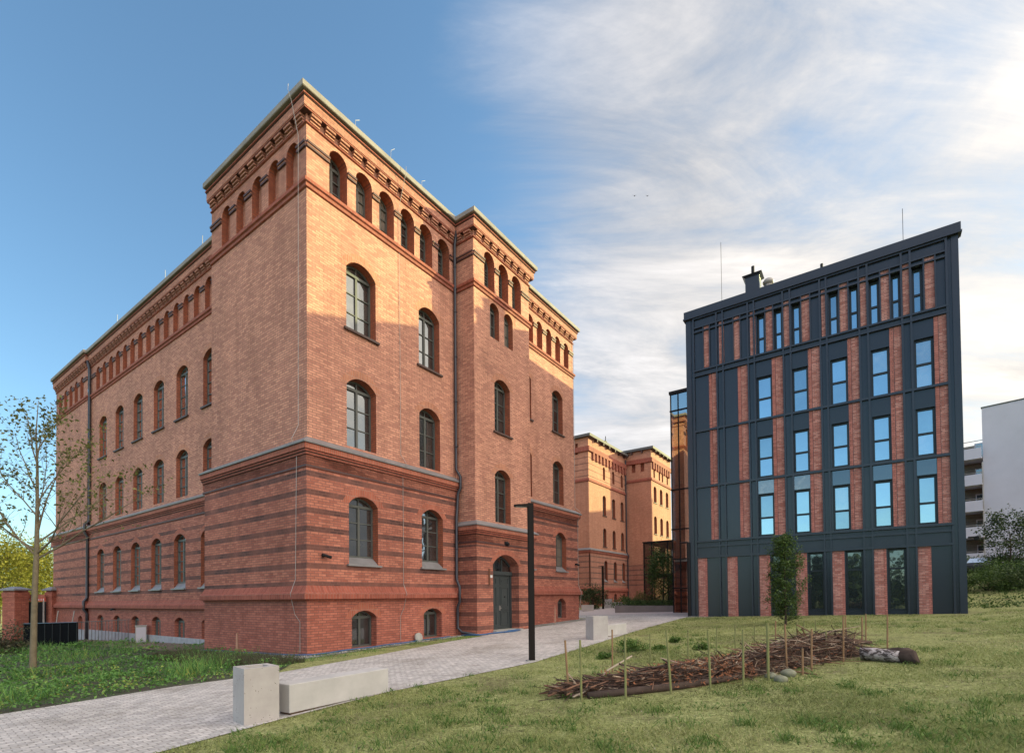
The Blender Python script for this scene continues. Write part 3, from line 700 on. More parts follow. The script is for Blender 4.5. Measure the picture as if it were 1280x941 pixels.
for sx in (-1, 1):
    L = MB(); c = DOORU + sx * .48
    FT.box(L, c - .475, c + .475, dv - .05, dv, .38, 3.02)
    for z0, z1 in ((.55, 1.25), (1.45, 2.45), (2.55, 2.9)):
        for a, b, e, f in ((c - .34, c + .34, z0, z0 + .05), (c - .34, c + .34, z1 - .05, z1), (c - .34, c - .29, z0 + .05, z1 - .05), (c + .29, c + .34, z0 + .05, z1 - .05)): FT.box(L, a, b, dv, dv + .03, e, f)
        FT.box(L, c - .22, c + .22, dv, dv + .018, z0 + .12, z1 - .12)
    FT.box(L, c - .35, c + .35, dv + .001, dv + .05, 1.30, 1.40)
    lf = L.build('door_leaf', M_DOOR, door)
    if sx > 0:
        h = MB(); FT.box(h, DOORU + .06, DOORU + .11, dv, dv + .05, 1.28, 1.52); h.tube([FT.P(DOORU + .085, dv + .05, 1.40), FT.P(DOORU + .20, dv + .06, 1.40)], .012); h.build('handle', M_WIRE, lf)
        h = MB(); h.tube([FT.P(DOORU + .5, dv + .02, 1.95), FT.P(DOORU + .5, dv + .05, 1.95)], .035, 10); h.build('letter_knob', M_BLACK, lf)
s = MB(); FT.box(s, DOORU - DOORW / 2 - .05, DOORU + DOORW / 2 + .05, -.55, .22, .10, .362); s.build('doorstep', M_CONC, B)
s = MB(); FT.box(s, 8.52, 8.58, .0, .07, 2.50, 3.25); FT.box(s, 8.58, 8.75, .02, .06, 2.84, 2.96, 1); s.build('wall_sign', [plain('rusty steel plate', (.16, .07, .04), .7), plain('white sign enamel', (.6, .6, .6), .5)], B)
# --- wall lamp, security cameras, junction box
def bullet_camera(F, u, v, z, sgn=1):
    c = MB(); F.box(c, u - .05, u + .05, v, v + .05, z - .04, z + .06); c.tube([F.P(u, v + .05, z), F.P(u + .04 * sgn, v + .12, z - .01)], .02)
    c.tube([F.P(u - .10 * sgn, v + .13, z + .02), F.P(u + .22 * sgn, v + .17, z - .05)], .055, 12); c.build('security_camera', M_BLACK, B, smooth=False)
bullet_camera(FR, .62, 0, 3.42); bullet_camera(FR, 18.95, 0, 4.0); bullet_camera(FW, 23.2, 0, 1.45)
c = MB(); FT.box(c, 9.80, 10.05, 0, .06, 4.40, 4.62); c.tube([FT.P(9.92, .06, 4.52), FT.P(9.92, .17, 4.47)], [.11, .07], 12); c.build('wall_lamp', M_BLACK, B)
# --- downpipes
def pipe(name, pts, r=.065):
    m = MB(); m.tube(pts, r, 10)
    for a, b in zip(pts[:-1], pts[1:]):
        if abs(a[2] - b[2]) > 2:
            nb = int(abs(a[2] - b[2]) / 2)
            for i in range(nb):
                z = a[2] + (b[2] - a[2]) * (i + .5) / nb; m.tube([(a[0], a[1], z - .03), (a[0], a[1], z + .03)], r + .015, 10)
    return m.build(name, M_PIPE, B, smooth=True)
pipe('downpipe', [FR.P(7.58, .14, 18.9), FR.P(7.58, .02, 18.3), FR.P(7.58, .0, 7.85), FR.P(7.58, .26, 7.45), FR.P(7.58, .26, 6.95), FR.P(7.56, .12, 6.7), FR.P(7.48, .12, 5.9), FR.P(7.44, .12, 5.55), FR.P(7.42, .12, 2.75), FR.P(7.42, .30, 2.4), FR.P(7.42, .30, 1.75), FR.P(7.45, .14, 1.5), FR.P(7.45, .14, .55), FR.P(7.55, .30, .35), FR.P(7.75, 1.25, .22)])
pipe('downpipe', [FW.P(28.35, .14, 18.6), FW.P(28.35, .02, 18.0), FW.P(28.35, .0, 7.5), FW.P(28.35, .26, 7.2), FW.P(28.35, .26, 6.7), FW.P(28.35, .10, 6.4), FW.P(28.35, .10, 2.2), FW.P(28.35, .28, 1.95), FW.P(28.35, .28, 1.4), FW.P(28.35, .10, 1.1), FW.P(28.35, .10, -.7)], .08)
m = MB(); m.tube([FL.P(.38, .40, 19.5), FL.P(.36, .42, 19.25), FL.P(.36, .30, 19.0), FL.P(.40, .02, 18.0), FL.P(.44, .02, 7.9), FL.P(.50, .23, 7.4), FL.P(.52, .04, 6.9), FL.P(.60, .04, 2.6), FL.P(.62, .22, 2.1), FL.P(.66, .03, 1.4), FL.P(.35, .03, 1.15), FL.P(.35, .03, .1)], .009, 6)
m.build('lightning_conductor', M_WIRE, B)
m = MB(); m.tube([FR.P(4.25, .38, 19.5), FR.P(4.25, .38, 19.25), FR.P(4.25, .28, 19.0), FR.P(4.26, -.07, 18.0), FR.P(4.28, -.07, 7.8), FR.P(4.3, .23, 7.4), FR.P(4.3, .03, 6.9), FR.P(4.3, .03, 2.5), FR.P(4.3, .22, 2.1), FR.P(4.3, .03, 1.5), FR.P(4.12, .03, 1.2), FR.P(4.12, .03, .2)], .009, 6)
m.build('lightning_conductor', M_WIRE, B)
m = MB(); m.tube([FR.P(19.1, -.04, 18.5), FR.P(19.12, -.05, 7.7), FR.P(19.3, .25, 7.4), FR.P(19.3, .03, 6.8), FR.P(19.3, .03, 2.7), FR.P(19.3, .24, 2.2), FR.P(19.3, .03, .6)], .015, 6); m.build('lightning_conductor', M_WIRE, B)
for u, h in ((1.9, .35), (3.6, .5), (5.3, .35)):
    m = MB(); m.tube([FR.P(u, .2, 19.4), FR.P(u + .02, .2, 19.5 + h * .6), FR.P(u + .2, .2, 19.5 + h)], .007, 6); m.build('roof_rod', M_WIRE, B)
m = MB(); m.tube([FL.P(.5, -.1, 19.4), FL.P(.6, -.1, 19.72), FL.P(.95, -.1, 19.78), FL.P(1.1, -.1, 19.4)], .02, 8); m.build('roof_hoop', M_WIRE, B)
for u in (10.8, 15.2, 22.4): 
    m = MB(); m.tube([FW.P(u, .2, 19.2), FW.P(u, .2, 19.75)], .012, 6); m.build('roof_rod', M_WIRE, B)

# ------------------------------------------------------------------ second brick building at the end of the courtyard
KO = Vector((8.973, 58, 0))
K = empty('brick_building', KO, ROT)
tag(K, 'distant orange brick building with narrow windows closing the far end of the courtyard', 'building')
KR = Face((0, 0), (1, 0), (0, -1)); KB = Face((0, -3.47), (1, 0), (0, -1)); KL = Face((0, 0), (0, 1), (-1, 0)); KBL = Face((10.9, 0), (0, 1), (-1, 0))
mb = MB(); wq = []
KM = [M_BACK, M_BACKATTIC, M_BACKRED, M_REDP, M_REV, M_TRIM]
h0, h1, h2, h3 = [], [], [], []
for uc in (4.15, 6.9, 9.55):
    for hs, w, z0, zs, zc, kw in ((h1, .92, 8.0, 9.95, 10.25, dict(rows=4, sill=('thin', .3))), (h1, .92, 11.79, 13.95, 14.25, dict(rows=4, sill=('thin', .3))), (h0, .92, 4.05, 6.0, 6.3, dict(rows=4, sill=('slope', .3))), (h2, .62, 16.15, 17.4, 17.75, dict(rows=3))):
        hs.append((arch(uc, w, z0 - (.3 if kw.get('sill', ('',))[0] == 'slope' else 0), zs, zc), .32, 4, None)); wq.append((KR, -.30, uc, w, z0, zs, zc, kw))
    h3.append((arch(uc, .9, 1.2, 2.0, 2.3), .3, 3, None)); wq.append((KR, -.28, uc, .9, 1.2, 2.0, 2.3, dict(rows=1)))
wall(mb, KR, rect(0, 10.9, 7.2, 15.6), h1, 0); wall(mb, KR, rect(0, 10.9, 15.6, 20.4), h2, 1)
wall(mb, KR, rect(0, 10.9, 2.9, 7.2), h0, 2, .1); wall(mb, KR, rect(0, 10.9, -.5, 2.9), h3, 3, .1)
hb, hb2 = [], []
for uc in (12.25, 14.6, 17.0):
    for z0, zs, zc in ((10.04, 12.1, 12.4), (14.15, 16.0, 16.3), (5.6, 7.6, 7.9)):
        hb.append((arch(uc, 1.05, z0, zs, zc), .32, 4, None)); wq.append((KB, -.30, uc, 1.05, z0, zs, zc, dict(rows=4, sill=('thin', .3))))
for uc in (12.0, 14.0, 15.2, 17.2):
    hb2.append((arch(uc, .55, 17.4, 18.4, 18.65), .3, 4, None)); wq.append((KB, -.28, uc, .55, 17.4, 18.4, 18.65, dict(rows=2, cols=1)))
wall(mb, KB, rect(10.9, 18.6, .0, 17.2), hb, 0); wall(mb, KB, rect(10.9, 18.6, 17.2, 20.9), hb2, 0)
hl = [(rect(1.35, 1.7, 18.6, 19.9), .3, 4, 4)]
wall(mb, KL, rect(0, 14, 7.2, 15.6), [], 0); wall(mb, KL, rect(0, 14, 15.6, 20.4), hl, 1); wall(mb, KL, rect(0, 14, -.5, 7.2), [], 2, .1)
hl = [(arch(u, .5, 18.2, 19.2, 19.45), .3, 4, 4) for u in (-1.1, -2.3)]
wall(mb, KBL, rect(-3.47, 0, 6.0, 20.9), hl, 0); wall(mb, KBL, rect(-3.47, 0, -.5, 6.0), [], 2, .08)
for a, b in (((18.6, -3.47), (18.6, 14)), ((18.6, 14), (0, 14))): mb.quad((*a, -1), (*b, -1), (*b, 20.4), (*a, 20.4), 0)
mb.build('wall', KM, K)
mb = MB()
cz = [(0, 6.9), (.12, 6.95), (.12, 7.06), (.2, 7.08), (.2, 7.3), (.28, 7.32), (.28, 7.38), (0, 7.6)]
sweep(mb, [(0, 14), (0, 0), (10.9, 0)], cz, [0, 0, 1, 0, 0, 2, 2])
sweep(mb, [(0, 14), (0, 0), (10.9, 0)], [(.1, 2.55), (.3, 2.6), (.3, 2.85), (.1, 3.1)], 0)
sweep(mb, [(0, 14), (0, 0), (10.9, 0)], [(0, 15.3), (.12, 15.33), (.12, 15.55), (0, 15.7)], 0)
sweep(mb, [(10.9, -.1), (10.9, -3.47), (18.6, -3.47)], [(0, 16.9), (.12, 16.93), (.12, 17.15), (0, 17.3)], 0)
sweep(mb, [(0, 14), (0, 0), (10.9, 0)], [(0, 18.75), (.2, 18.8), (.2, 19.35), (0, 19.38)], 0)
sweep(mb, [(10.9, -.1), (10.9, -3.47), (18.6, -3.47)], [(0, 19.25), (.2, 19.3), (.2, 19.85), (0, 19.9)], 0)
for i in range(11): KR.box(mb, 1.15 + i * .93 - .2, 1.15 + i * .93 + .2, -.02, .19, 17.95, 18.8, 0)
for i in range(8): KB.box(mb, 11.5 + i * .9 - .2, 11.5 + i * .9 + .2, -.02, .19, 18.45, 19.3, 0)
mb.build('cornice', [M_TRIM, M_DARKTRIM, M_ZINC], K)
mb = MB()
for i in range(6): KR.box(mb, 1.6 + i * 1.7, 1.72 + i * 1.7, .0, .42, 20.15, 20.55)
for i in range(5): KB.box(mb, 11.6 + i * 1.5, 11.72 + i * 1.5, .0, .42, 20.7, 21.05)
for y in (-1.0, -2.4): KBL.box(mb, y, y + .12, 0, .4, 20.6, 21.0)
mb.build('eaves_bracket', M_DARKTRIM, K)
mb = MB(); sweep(mb, [(0, 14), (0, 0), (10.9, 0)], [(0, 20.4), (.45, 20.42), (.45, 20.72), (-.4, 20.8), (-.4, 20.4)]); sweep(mb, [(10.9, .2), (10.9, -3.47), (18.6, -3.47)], [(0, 20.9), (.45, 20.92), (.45, 21.22), (-.4, 21.3), (-.4, 20.9)])
mb.build('coping', plain('dark sheet coping', (.085, .078, .075), .7), K)
mb = MB(); mb.poly([(0, 0, 20.5), (10.9, 0, 20.5), (10.9, -3.47, 20.5), (18.6, -3.47, 20.5), (18.6, 14, 20.5), (0, 14, 20.5)]); mb.build('roof', M_ROOF, K)
for F, v, uc, w, z0, zs, zc, kw in wq: window(K, F, v + (.1 if z0 < 7 and F is KR else 0), uc, w, z0, zs, zc, **kw)
m = MB(); m.tube([KR.P(10.6, .12, 20), KR.P(10.6, .12, 7.8), KR.P(10.6, .4, 7.2), KR.P(10.6, .25, 6.8), KR.P(10.6, .25, .8)], .08, 8); m.build('downpipe', M_PIPE, K)
m = MB(); m.tube([KR.P(5.6, -.4, 20.7), KR.P(5.6, -.4, 21.3)], .12, 8); m.box(5.35, 5.85, .3, .5, 21.3, 21.4); m.tube([KR.P(5.6, -.4, 21.4), KR.P(5.6, -.4, 22.0)], .05, 6); m.build('roof_vent', M_BLACK, K)

# ------------------------------------------------------------------ the modern block
k = .885
MO = Vector((20.432, 23, 0)); N = empty('modern_building', MO, ROT)
tag(N, 'modern block of anthracite metal grid and red brick strips with bright tall windows', 'building')
mz = lambda z: CAM_H + k * (z - CAM_H)
FM = Face((0, 0), (0, k), (-1, 0))           # u is scaled by k inside P
def fb(mb, u0, u1, z0, z1, v0, v1, m=0): FM.box(mb, u0, u1, v0, v1, mz(z0), mz(z1), m)
UL, UR, ZT = 13.62, -.27, 21.05
mb = MB(); hs = []; wq = []
def mwin(u0, u1, z0, z1, zt, gl=M_MPANE, dep=.16, fr=M_DFRAME):
    hs.append((rect(u0, u1, mz(z0), mz(z1)), dep, 0, None)); wq.append((u0, u1, z0, z1, zt, gl, dep, fr))
WCOL = [(9.34, 8.48), (7.38, 6.55), (5.42, 4.59), (3.50, 2.67), (1.60, .79)]
for b, a in WCOL:
    mwin(a, b, 12.86, 15.54, 14.18); mwin(a, b, 9.24, 11.79, 10.44); mwin(a, b, 5.58, 8.18, 6.72)
ATW = [(9.27, 8.83), (8.29, 7.86), (7.33, 6.89), (5.44, 4.98), (4.44, 4.01), (3.51, 3.06), (2.53, 2.12), (1.62, 1.18)]
for b, a in ATW: mwin(a, b, 16.97, 19.46, 18.02, dep=.22)
for b, a in ((8.70, 7.86), (6.73, 5.93), (4.88, 4.04), (2.95, 2.13)): mwin(a, b, .98, 4.40, 3.3, M_GPANE, .2)
wall(mb, FM, rect(UR, UL, -.6, mz(ZT) - .02), hs, 0)
y0, y1 = UR * k, UL * k; zt = mz(ZT) - .02
mb.quad((0, y0, -.6), (20, y0, -.6), (20, y0, zt), (0, y0, zt)); mb.quad((0, y1, -.6), (20, y1, -.6), (20, y1, zt), (0, y1, zt)); mb.quad((20, y0, -.6), (20, y1, -.6), (20, y1, zt), (20, y0, zt))
mb.build('wall', M_METAL, N)
mb = MB(); mb.quad((0, y0, zt - .3), (20, y0, zt - .3), (20, y1, zt - .3), (0, y1, zt - .3)); mb.build('roof', M_ROOF, N)
BARS = [13.13, 11.67, 11.28, 9.78, 9.42, 7.81, 7.42, 5.88, 5.56, 3.99, 3.60, 2.08, 1.70, .21]
ROWS = [(12.93, 16.5), (9.22, 12.77), (5.58, 9.04)]
br = MB(); so = MB()
STR = [(12.19, 12.0, 11.70), (10.42, 10.22, 9.81), (8.46, 8.26, 7.84), (6.53, 6.34, 5.91), (4.57, 4.39, 4.02), (2.65, 2.46, 2.11), (.77, .58, .24)]
for a, b, c in STR:
    for z0, z1 in ROWS: fb(br, c, b + .0, z0, z1, .0, .03); fb(so, b + .02, a, z0, z1, .0, .035)
for b, a in ((12.47, 12.13), (11.52, 11.22), (10.61, 10.25), (9.65, 9.35), (8.75, 8.37), (7.78, 7.41), (6.81, 6.40), (5.80, 5.52), (4.90, 4.52), (3.93, 3.59), (2.98, 2.61), (2.04, 1.70), (1.10, .69)):
    fb(br, a, b, 16.95, 19.47, .0, .03); fb(br, a, b, 19.58, 19.76, .0, .03)
for b, a in ((13.08, 12.5), (11.24, 10.64), (9.37, 8.76), (7.40, 6.79), (5.53, 4.93), (3.62, 3.0), (1.72, 1.1)):
    fb(br, a + .13, b, .5, 4.40, .0, .035); fb(so, a, a + .13, .5, 4.40, .0, .04)
br.build('brick_infill', M_MBRICK, N); so.build('brick_edge', M_MSOLD, N)
# grid of projecting bars; verticals are cut by nothing, horizontals sit 2-3 mm further out
g = MB()
for u in BARS: fb(g, u - .045, u + .045, .5, 20.45, .0, .115)
ATT = [13.04, 12.5, 12.1, 11.55, 11.19, 10.64, 10.22, 9.68, 9.32, 8.78, 8.34, 7.81, 7.38, 6.84, 6.37, 5.83, 5.49, 4.93, 4.49, 3.96, 3.56, 3.01, 2.58, 2.07, 1.67, 1.13, .66, .14]
for u in ATT:
    if min(abs(u - b) for b in BARS) > .15: fb(g, u - .03, u + .03, 16.9, 19.84, .0, .105)
for z0, z1, v in ((20.40, 20.52, .118), (19.77, 19.85, .118), (19.48, 19.56, .118), (16.86, 16.96, .13), (16.52, 16.60, .13), (12.78, 12.91, .12), (9.06, 9.19, .12), (5.43, 5.56, .16), (5.10, 5.20, .118), (4.40, 4.52, .125)):
    fb(g, .16, 13.17, z0, z1, .0, v)
fb(g, .16, 13.17, 5.20, 5.43, .0, .035); fb(g, .16, 13.17, 4.52, 5.10, .0, .03); fb(g, .16, 13.17, 16.60, 16.86, 0, .03)
fb(g, UR - .02, .0, .5, 20.5, -.3, .05); fb(g, 13.30, UL + .02, .5, 20.5, -.3, .05)
g.build('facade_grid', M_METAL2, N)
g = MB(); fb(g, UR - .12, UL + .1, 20.52, ZT, -.4, .16); fb(g, UR - .16, UL + .14, 20.50, 20.60, -.3, .20); g.build('parapet', M_METAL2, N)
g = MB(); FM.box(g, UR - .1, UL + .1, .0, .35, .45, mz(.53)); g.build('plinth_kerb', M_CONC, N)
for u0, u1, z0, z1, zt_, gl, dep, fr in wq:
    window(N, FM, -dep + .02, (u0 + u1) / 2, u1 - u0, mz(z0), mz(zt_), mz(z1), rows=1, cols=1, fr=fr, gl=gl, t=.10, arched=False)
# dark glass spandrels over the first-floor windows
for b, a in WCOL:
    s = MB(); fb(s, a, b, 8.22, 9.02, .0, .012); s.build('spandrel_glass', M_PANE if a in (8.48, 6.55) else M_GPANE, N)
# downpipe at the left corner, camera at the right corner
m = MB(); m.tube([FM.P(UL + .05, .12, mz(5.5)), FM.P(UL + .05, .12, .55)], .10, 10); m.tube([FM.P(UL + .05, .12, mz(5.5)), FM.P(UL + .6, .12, mz(5.5))], .05, 8); m.build('downpipe', M_BLACK, N)
m = MB(); m.tube([FM.P(UR - .1, .0, mz(4.75)), FM.P(UR - .45, .0, mz(4.75))], .04, 8); m.tube([FM.P(UR - .40, .15, mz(4.68)), FM.P(UR - .50, -.15, mz(4.72))], .10, 10); m.build('security_camera', M_BLACK, N)
# things on its roof
def roof_local(px, py, xl):
    d = ray(px, py); n = np.array(RX); t = (np.dot(np.array(MO), n) + xl - 0) / np.dot(d, n)
    p = Vector((d[0] * t, d[1] * t, CAM_H + d[2] * t)) - MO
    return p.dot(RY), p.z
a, za = roof_local(933, 368, 1.6); b, zb = roof_local(950, 346, 1.6); zr = mz(ZT) - .3
c = MB(); c.box(1.3, 2.0, b, a, zr, zb); c.add([(1.15, b - .15, zb + .12), (2.15, b - .15, zb + .12), (2.15, a + .15, zb + .12), (1.15, a + .15, zb + .12), (1.3, b, zb), (2.0, b, zb), (2.0, a, zb), (1.3, a, zb)], [(0, 1, 2, 3), (0, 4, 5, 1), (1, 5, 6, 2), (2, 6, 7, 3), (3, 7, 4, 0)])
ch = c.build('chimney', M_METAL2, N); c = MB(); c.tube([(1.6, (a + b) / 2, zb + .1), (1.6, (a + b) / 2, zb + .75)], .09, 10); c.build('flue_pipe', M_BLACK, ch)
a, za = roof_local(960, 352, 1.6); c = MB(); c.tube([(1.7, a, zr), (1.7, a, za - .1)], .2, 12); c.tube([(1.7, a, za - .12), (1.7, a, za), (1.7, a, za + .04), (1.7, a, za + .18)], [.24, .30, .30, .2], 14); c.build('roof_cowl', M_WIRE, N, smooth=True)
a, za = roof_local(1027, 330, 1.2); c = MB(); c.tube([(1.2, a, zr), (1.2, a, za)], .07, 8); c.build('vent_pipe', M_BLACK, N)
for px, py in ((901, 303), (1128, 261)):
    a, za = roof_local(px, py, 1.0); c = MB(); c.tube([(1.0, a, zr), (1.0, a, za)], .012, 5); c.build('antenna_rod', M_BLACK, N)

# ------------------------------------------------------------------ glazed stair tower and low glazed link
M_CURTAIN = clear_glass('curtain wall glass', (.26, .36, .42), .42)
M_GREY = plain('pale slab edge', (.32, .31, .28), .7)
M_COL = plain('light inner column', (.55, .53, .45), .6)
M_DARKIN = plain('dim interior wall', (.09, .085, .08), .8)
T = empty('glass_stair_tower', P0, ROT)
tag(T, 'tall glazed stair tower squeezed between the modern block and the far building', 'building')
tx, ty0, ty1, tz = 25.8, -4.12, -12.0, 16.2
mb = MB(); mb.quad((tx, ty0, .2), (tx, ty1, .2), (tx, ty1, tz), (tx, ty0, tz)); mb.quad((tx, ty0, .2), (tx + 7, ty0, .2), (tx + 7, ty0, tz), (tx, ty0, tz)); mb.build('curtain_glass', M_CURTAIN, T)
mb = MB()
for y in (ty0, ty0 - .52, ty0 - 1.9, ty0 - 3.4): mb.box(tx - .06, tx + .04, y - .03, y + .03, .2, tz)
for x in (tx + 1.4, tx + 2.8, tx + 4.2, tx + 5.6, tx + 7): mb.box(x - .03, x + .03, ty0 - .04, ty0 + .06, .2, tz)
for z in (15.0, 9.4, 6.6, 4.5, 2.45, tz): mb.box(tx - .07, tx + .045, ty1, ty0 + .07, z - .04, z + .04); mb.box(tx - .05, tx + 7, ty0 - .045, ty0 + .07, z - .041, z + .041)
mb.build('mullion', M_BLACK, T)
for z in (12.8, 9.6, 6.7, 4.5, 2.4):
    mb = MB(); mb.box(tx + .12, tx + 6.5, ty1, ty0 - .12, z - .2, z + .2); mb.build('floor_slab', M_GREY, T)
for y, z0, z1 in ((-5.0, 10, 12.6), (-4.9, 6.9, 9.4), (-4.9, 4.7, 6.5), (-5.35, 10, 12.6), (-5.2, 13, 15.2), (-4.8, 13, 15.2)):
    mb = MB(); mb.box(tx + .9, tx + 1.05, y - .1, y + .1, z0, z1); mb.build('inner_column', M_COL, T)
for i, xx in enumerate((.35, .95, 1.6, 2.4, 3.3)):
    mb = MB()
    for z0, z1 in ((2.6, 4.3), (4.7, 6.5), (6.9, 9.4), (9.8, 12.6), (13.0, 15.9)): mb.box(tx + xx, tx + xx + .16, ty0 - .30, ty0 - .10, z0, z1)
    mb.build('inner_column', M_COL, T)
mb = MB(); mb.box(tx + 2.6, tx + 2.8, ty1, ty0 - .25, .2, 9.5); mb.build('back_wall', plain('grey green inner wall', (.15, .155, .14), .8, 0, .3, .8), T)
mb = MB(); mb.box(tx - .1, tx + 7.1, ty1, ty0 + .1, tz, tz + .2); mb.build('roof', M_BLACK, T)
Q = empty('glass_link', P0, ROT)
tag(Q, 'low two storey glazed link behind the planter joined to the far brick building', 'building')
qx, q0, q1, qz = 35.0, 1.5, -9.0, 6.8
mb = MB(); mb.quad((qx, q0, .2), (qx, q1, .2), (qx, q1, qz), (qx, q0, qz)); mb.quad((qx, q0, .2), (qx + 18, q0, .2), (qx + 18, q0, qz), (qx, q0, qz)); mb.build('curtain_glass', clear_glass('dark link glass', (.52, .54, .55), .12), Q)
mb = MB()
for y in (q0, q0 - .75, q0 - 2.2, q0 - 3.6, q0 - 5.0, q0 - 6.4): mb.box(qx - .07, qx + .05, y - .045, y + .045, .2, qz)
for z in (3.9, 5.4, qz, .4): mb.box(qx - .08, qx + .05, q1, q0, z - .05, z + .05)
for x in range(1, 7): mb.box(qx + x * 2.6 - .04, qx + x * 2.6 + .04, q0 - .05, q0 + .06, .2, qz)
for z in (3.9, qz): mb.box(qx, qx + 18, q0 - .05, q0 + .07, z - .05, z + .05)
mb.build('mullion', M_BLACK, Q)
mb = MB(); mb.box(qx - .1, qx + 18, q1, q0 + .1, qz, qz + .12); mb.build('roof', M_BLACK, Q)
mb = MB(); mb.box(qx + .3, qx + 17.5, q1, q0 - .3, 3.65, 3.9); mb.build('floor_slab', M_DARKIN, Q)
mb = MB(); mb.box(qx + 6, qx + 6.3, q1, q0 - .3, .2, 3.6); mb.box(qx + 9, qx + 9.3, q1, q0 - .3, 3.9, 6.7); mb.build('back_wall', plain('grey inner wall', (.10, .085, .075), .8), Q)
for y in (-.1, -2.3): 
    mb = MB(); mb.box(qx + .3, qx + .5, y - .25, y + .25, 5.0, 6.3); mb.build('hanging_panel', plain('teal inner panel', (.05, .10, .10), .5), Q)
for z in (4.9, 2.6):
    mb = MB(); mb.tube([(qx - .02, -2.9, z), (qx - .02, -3.6, z)], .05, 8); mb.build('strip_lamp', plain('unlit strip lamp', (.5, .45, .38), .5), Q)

# ------------------------------------------------------------------ white apartment block beyond
e1 = Vector((.65, -.76, 0)).normalized(); WROT = math.atan2(e1.y, e1.x)
WO = at(1232, 700, 54); WO.z = 0
A_ = empty('apartment_block', WO, WROT)
tag(A_, 'white rendered apartment block with a stack of balconies', 'building')
mb = MB(); zt = 21.8                          # local x along the big blank face, y away behind it
zl = lambda x: zt + .0 * x
mb.box(0, 9, 0, 14, 1, zt); mb.box(9, 66, .5, 14, 1, 28)  # taller unseen stretch added to keep the low sun off path and bin
mb.build('wall', M_WHITE, A_)
mb = MB(); mb.box(-.06, 9, -.06, 14, zt, zt + .12); mb.build('roof', M_ROOF, A_)
mb = MB(); mb.box(-3.1, 0, 2.2, 10, 1, 18.4); mb.build('boarded_wall', M_WOOD, A_)
mb = MB()
for i in range(40): mb.box(-3.1, 0, 2.17, 2.2, 1.5 + i * .42, 1.53 + i * .42)
mb.build('board_joint', plain('dark joint', (.08, .07, .06), .8), A_)
mb = MB(); mb.box(-5.2, -3.1, 1.2, 10, 1, 18.0); mb.build('side_wall', plain('buff render', (.40, .33, .27), .8), A_)
for i in range(6):
    m = MB(); m.box(-4.3, -3.8, 1.15, 1.25, 4.2 + 2.8 * i, 5.4 + 2.8 * i); m.build('window', M_DFRAME, A_)
for i in range(5):
    z = 5.05 + 2.83 * i
    b_ = MB(); x0, x1, yf = -3.0, -.05, -.55
    b_.box(x0, x1, yf, 2.15, z, z + .18); b_.box(x0, x1, yf, yf + .12, z + .18, z + 1.15); b_.box(x0, x0 + .12, yf + .12, 2.15, z + .18, z + 1.15)
    bb = b_.build('balcony', M_WHITE, A_)
    r_ = MB(); r_.tube([(x0 + .05, 2.1, z + 1.32), (x0 + .05, yf + .05, z + 1.32), (x1, yf + .05, z + 1.32)], .03, 6)
    for x in (x0 + .05, (x0 + x1) / 2, x1 - .05): r_.tube([(x, yf + .05, z + 1.15), (x, yf + .05, z + 1.32)], .025, 6)
    r_.build('rail', M_WIRE, bb)
    w_ = MB(); w_.box(-.9, -.1, 2.12, 2.2, z + .2, z + 2.2); d_ = w_.build('balcony_door', M_WHITE, A_)
    g_ = MB(); g_.box(-.8, -.2, 2.09, 2.13, z + .5, z + 2.1); g_.build('pane', M_PANE, d_)
m = MB(); m.tube([(-3.0, 2.3, 18.4), (-3.0, 2.3, 18.9), (-.1, 2.3, 18.9)], .04, 6); m.build('roof_rail', M_WIRE, A_)
m = MB(); m.tube([(-.05, -.05, 16), (-.05, -.05, 3)], .06, 8); m.build('downpipe', M_WIRE, A_)

# ------------------------------------------------------------------ benches, bins, lamps
def conc_mat(t, b, o):
    tcn = t.nodes.new('ShaderNodeTexCoord'); P = tcn.outputs['Object']
    n = noise(t, 2.2, 6, .65, P); v = nd(t, 'ShaderNodeTexVoronoi', Scale=26.0); t.links.new(P, v.inputs['Vector'])
    pr = noise(t, 5, 2, .5, P)
    c = ramp(t, n.outputs[0], [(.3, (.33, .30, .285)), (.7, (.43, .395, .375))])
    hole = mth(t, 'MULTIPLY', mth(t, 'LESS_THAN', v.outputs['Distance'], .22), mth(t, 'GREATER_THAN', pr.outputs[0], .54))
    c = mixc(t, mth(t, 'MULTIPLY', hole, .75), c, (.13, .11, .10))
    t.links.new(c, b.inputs['Base Color']); b.inputs['Roughness'].default_value = .85; bump(t, b, mth(t, 'SUBTRACT', 1.0, hole), .5, .01)
M_PIT = mat('pitted concrete', conc_mat)
M_BENCH = plain('smooth bench concrete', (.43, .41, .395), .8, 0, .16, 1.6, .25, .15)
BR = math.atan2(9.66 - 7.88, -2.39 + 3.49)       # run of the path edge
def bevel(o, w=.012):
    m = o.modifiers.new('bevel', 'BEVEL'); m.width = w; m.segments = 2; m.limit_method = 'ANGLE'
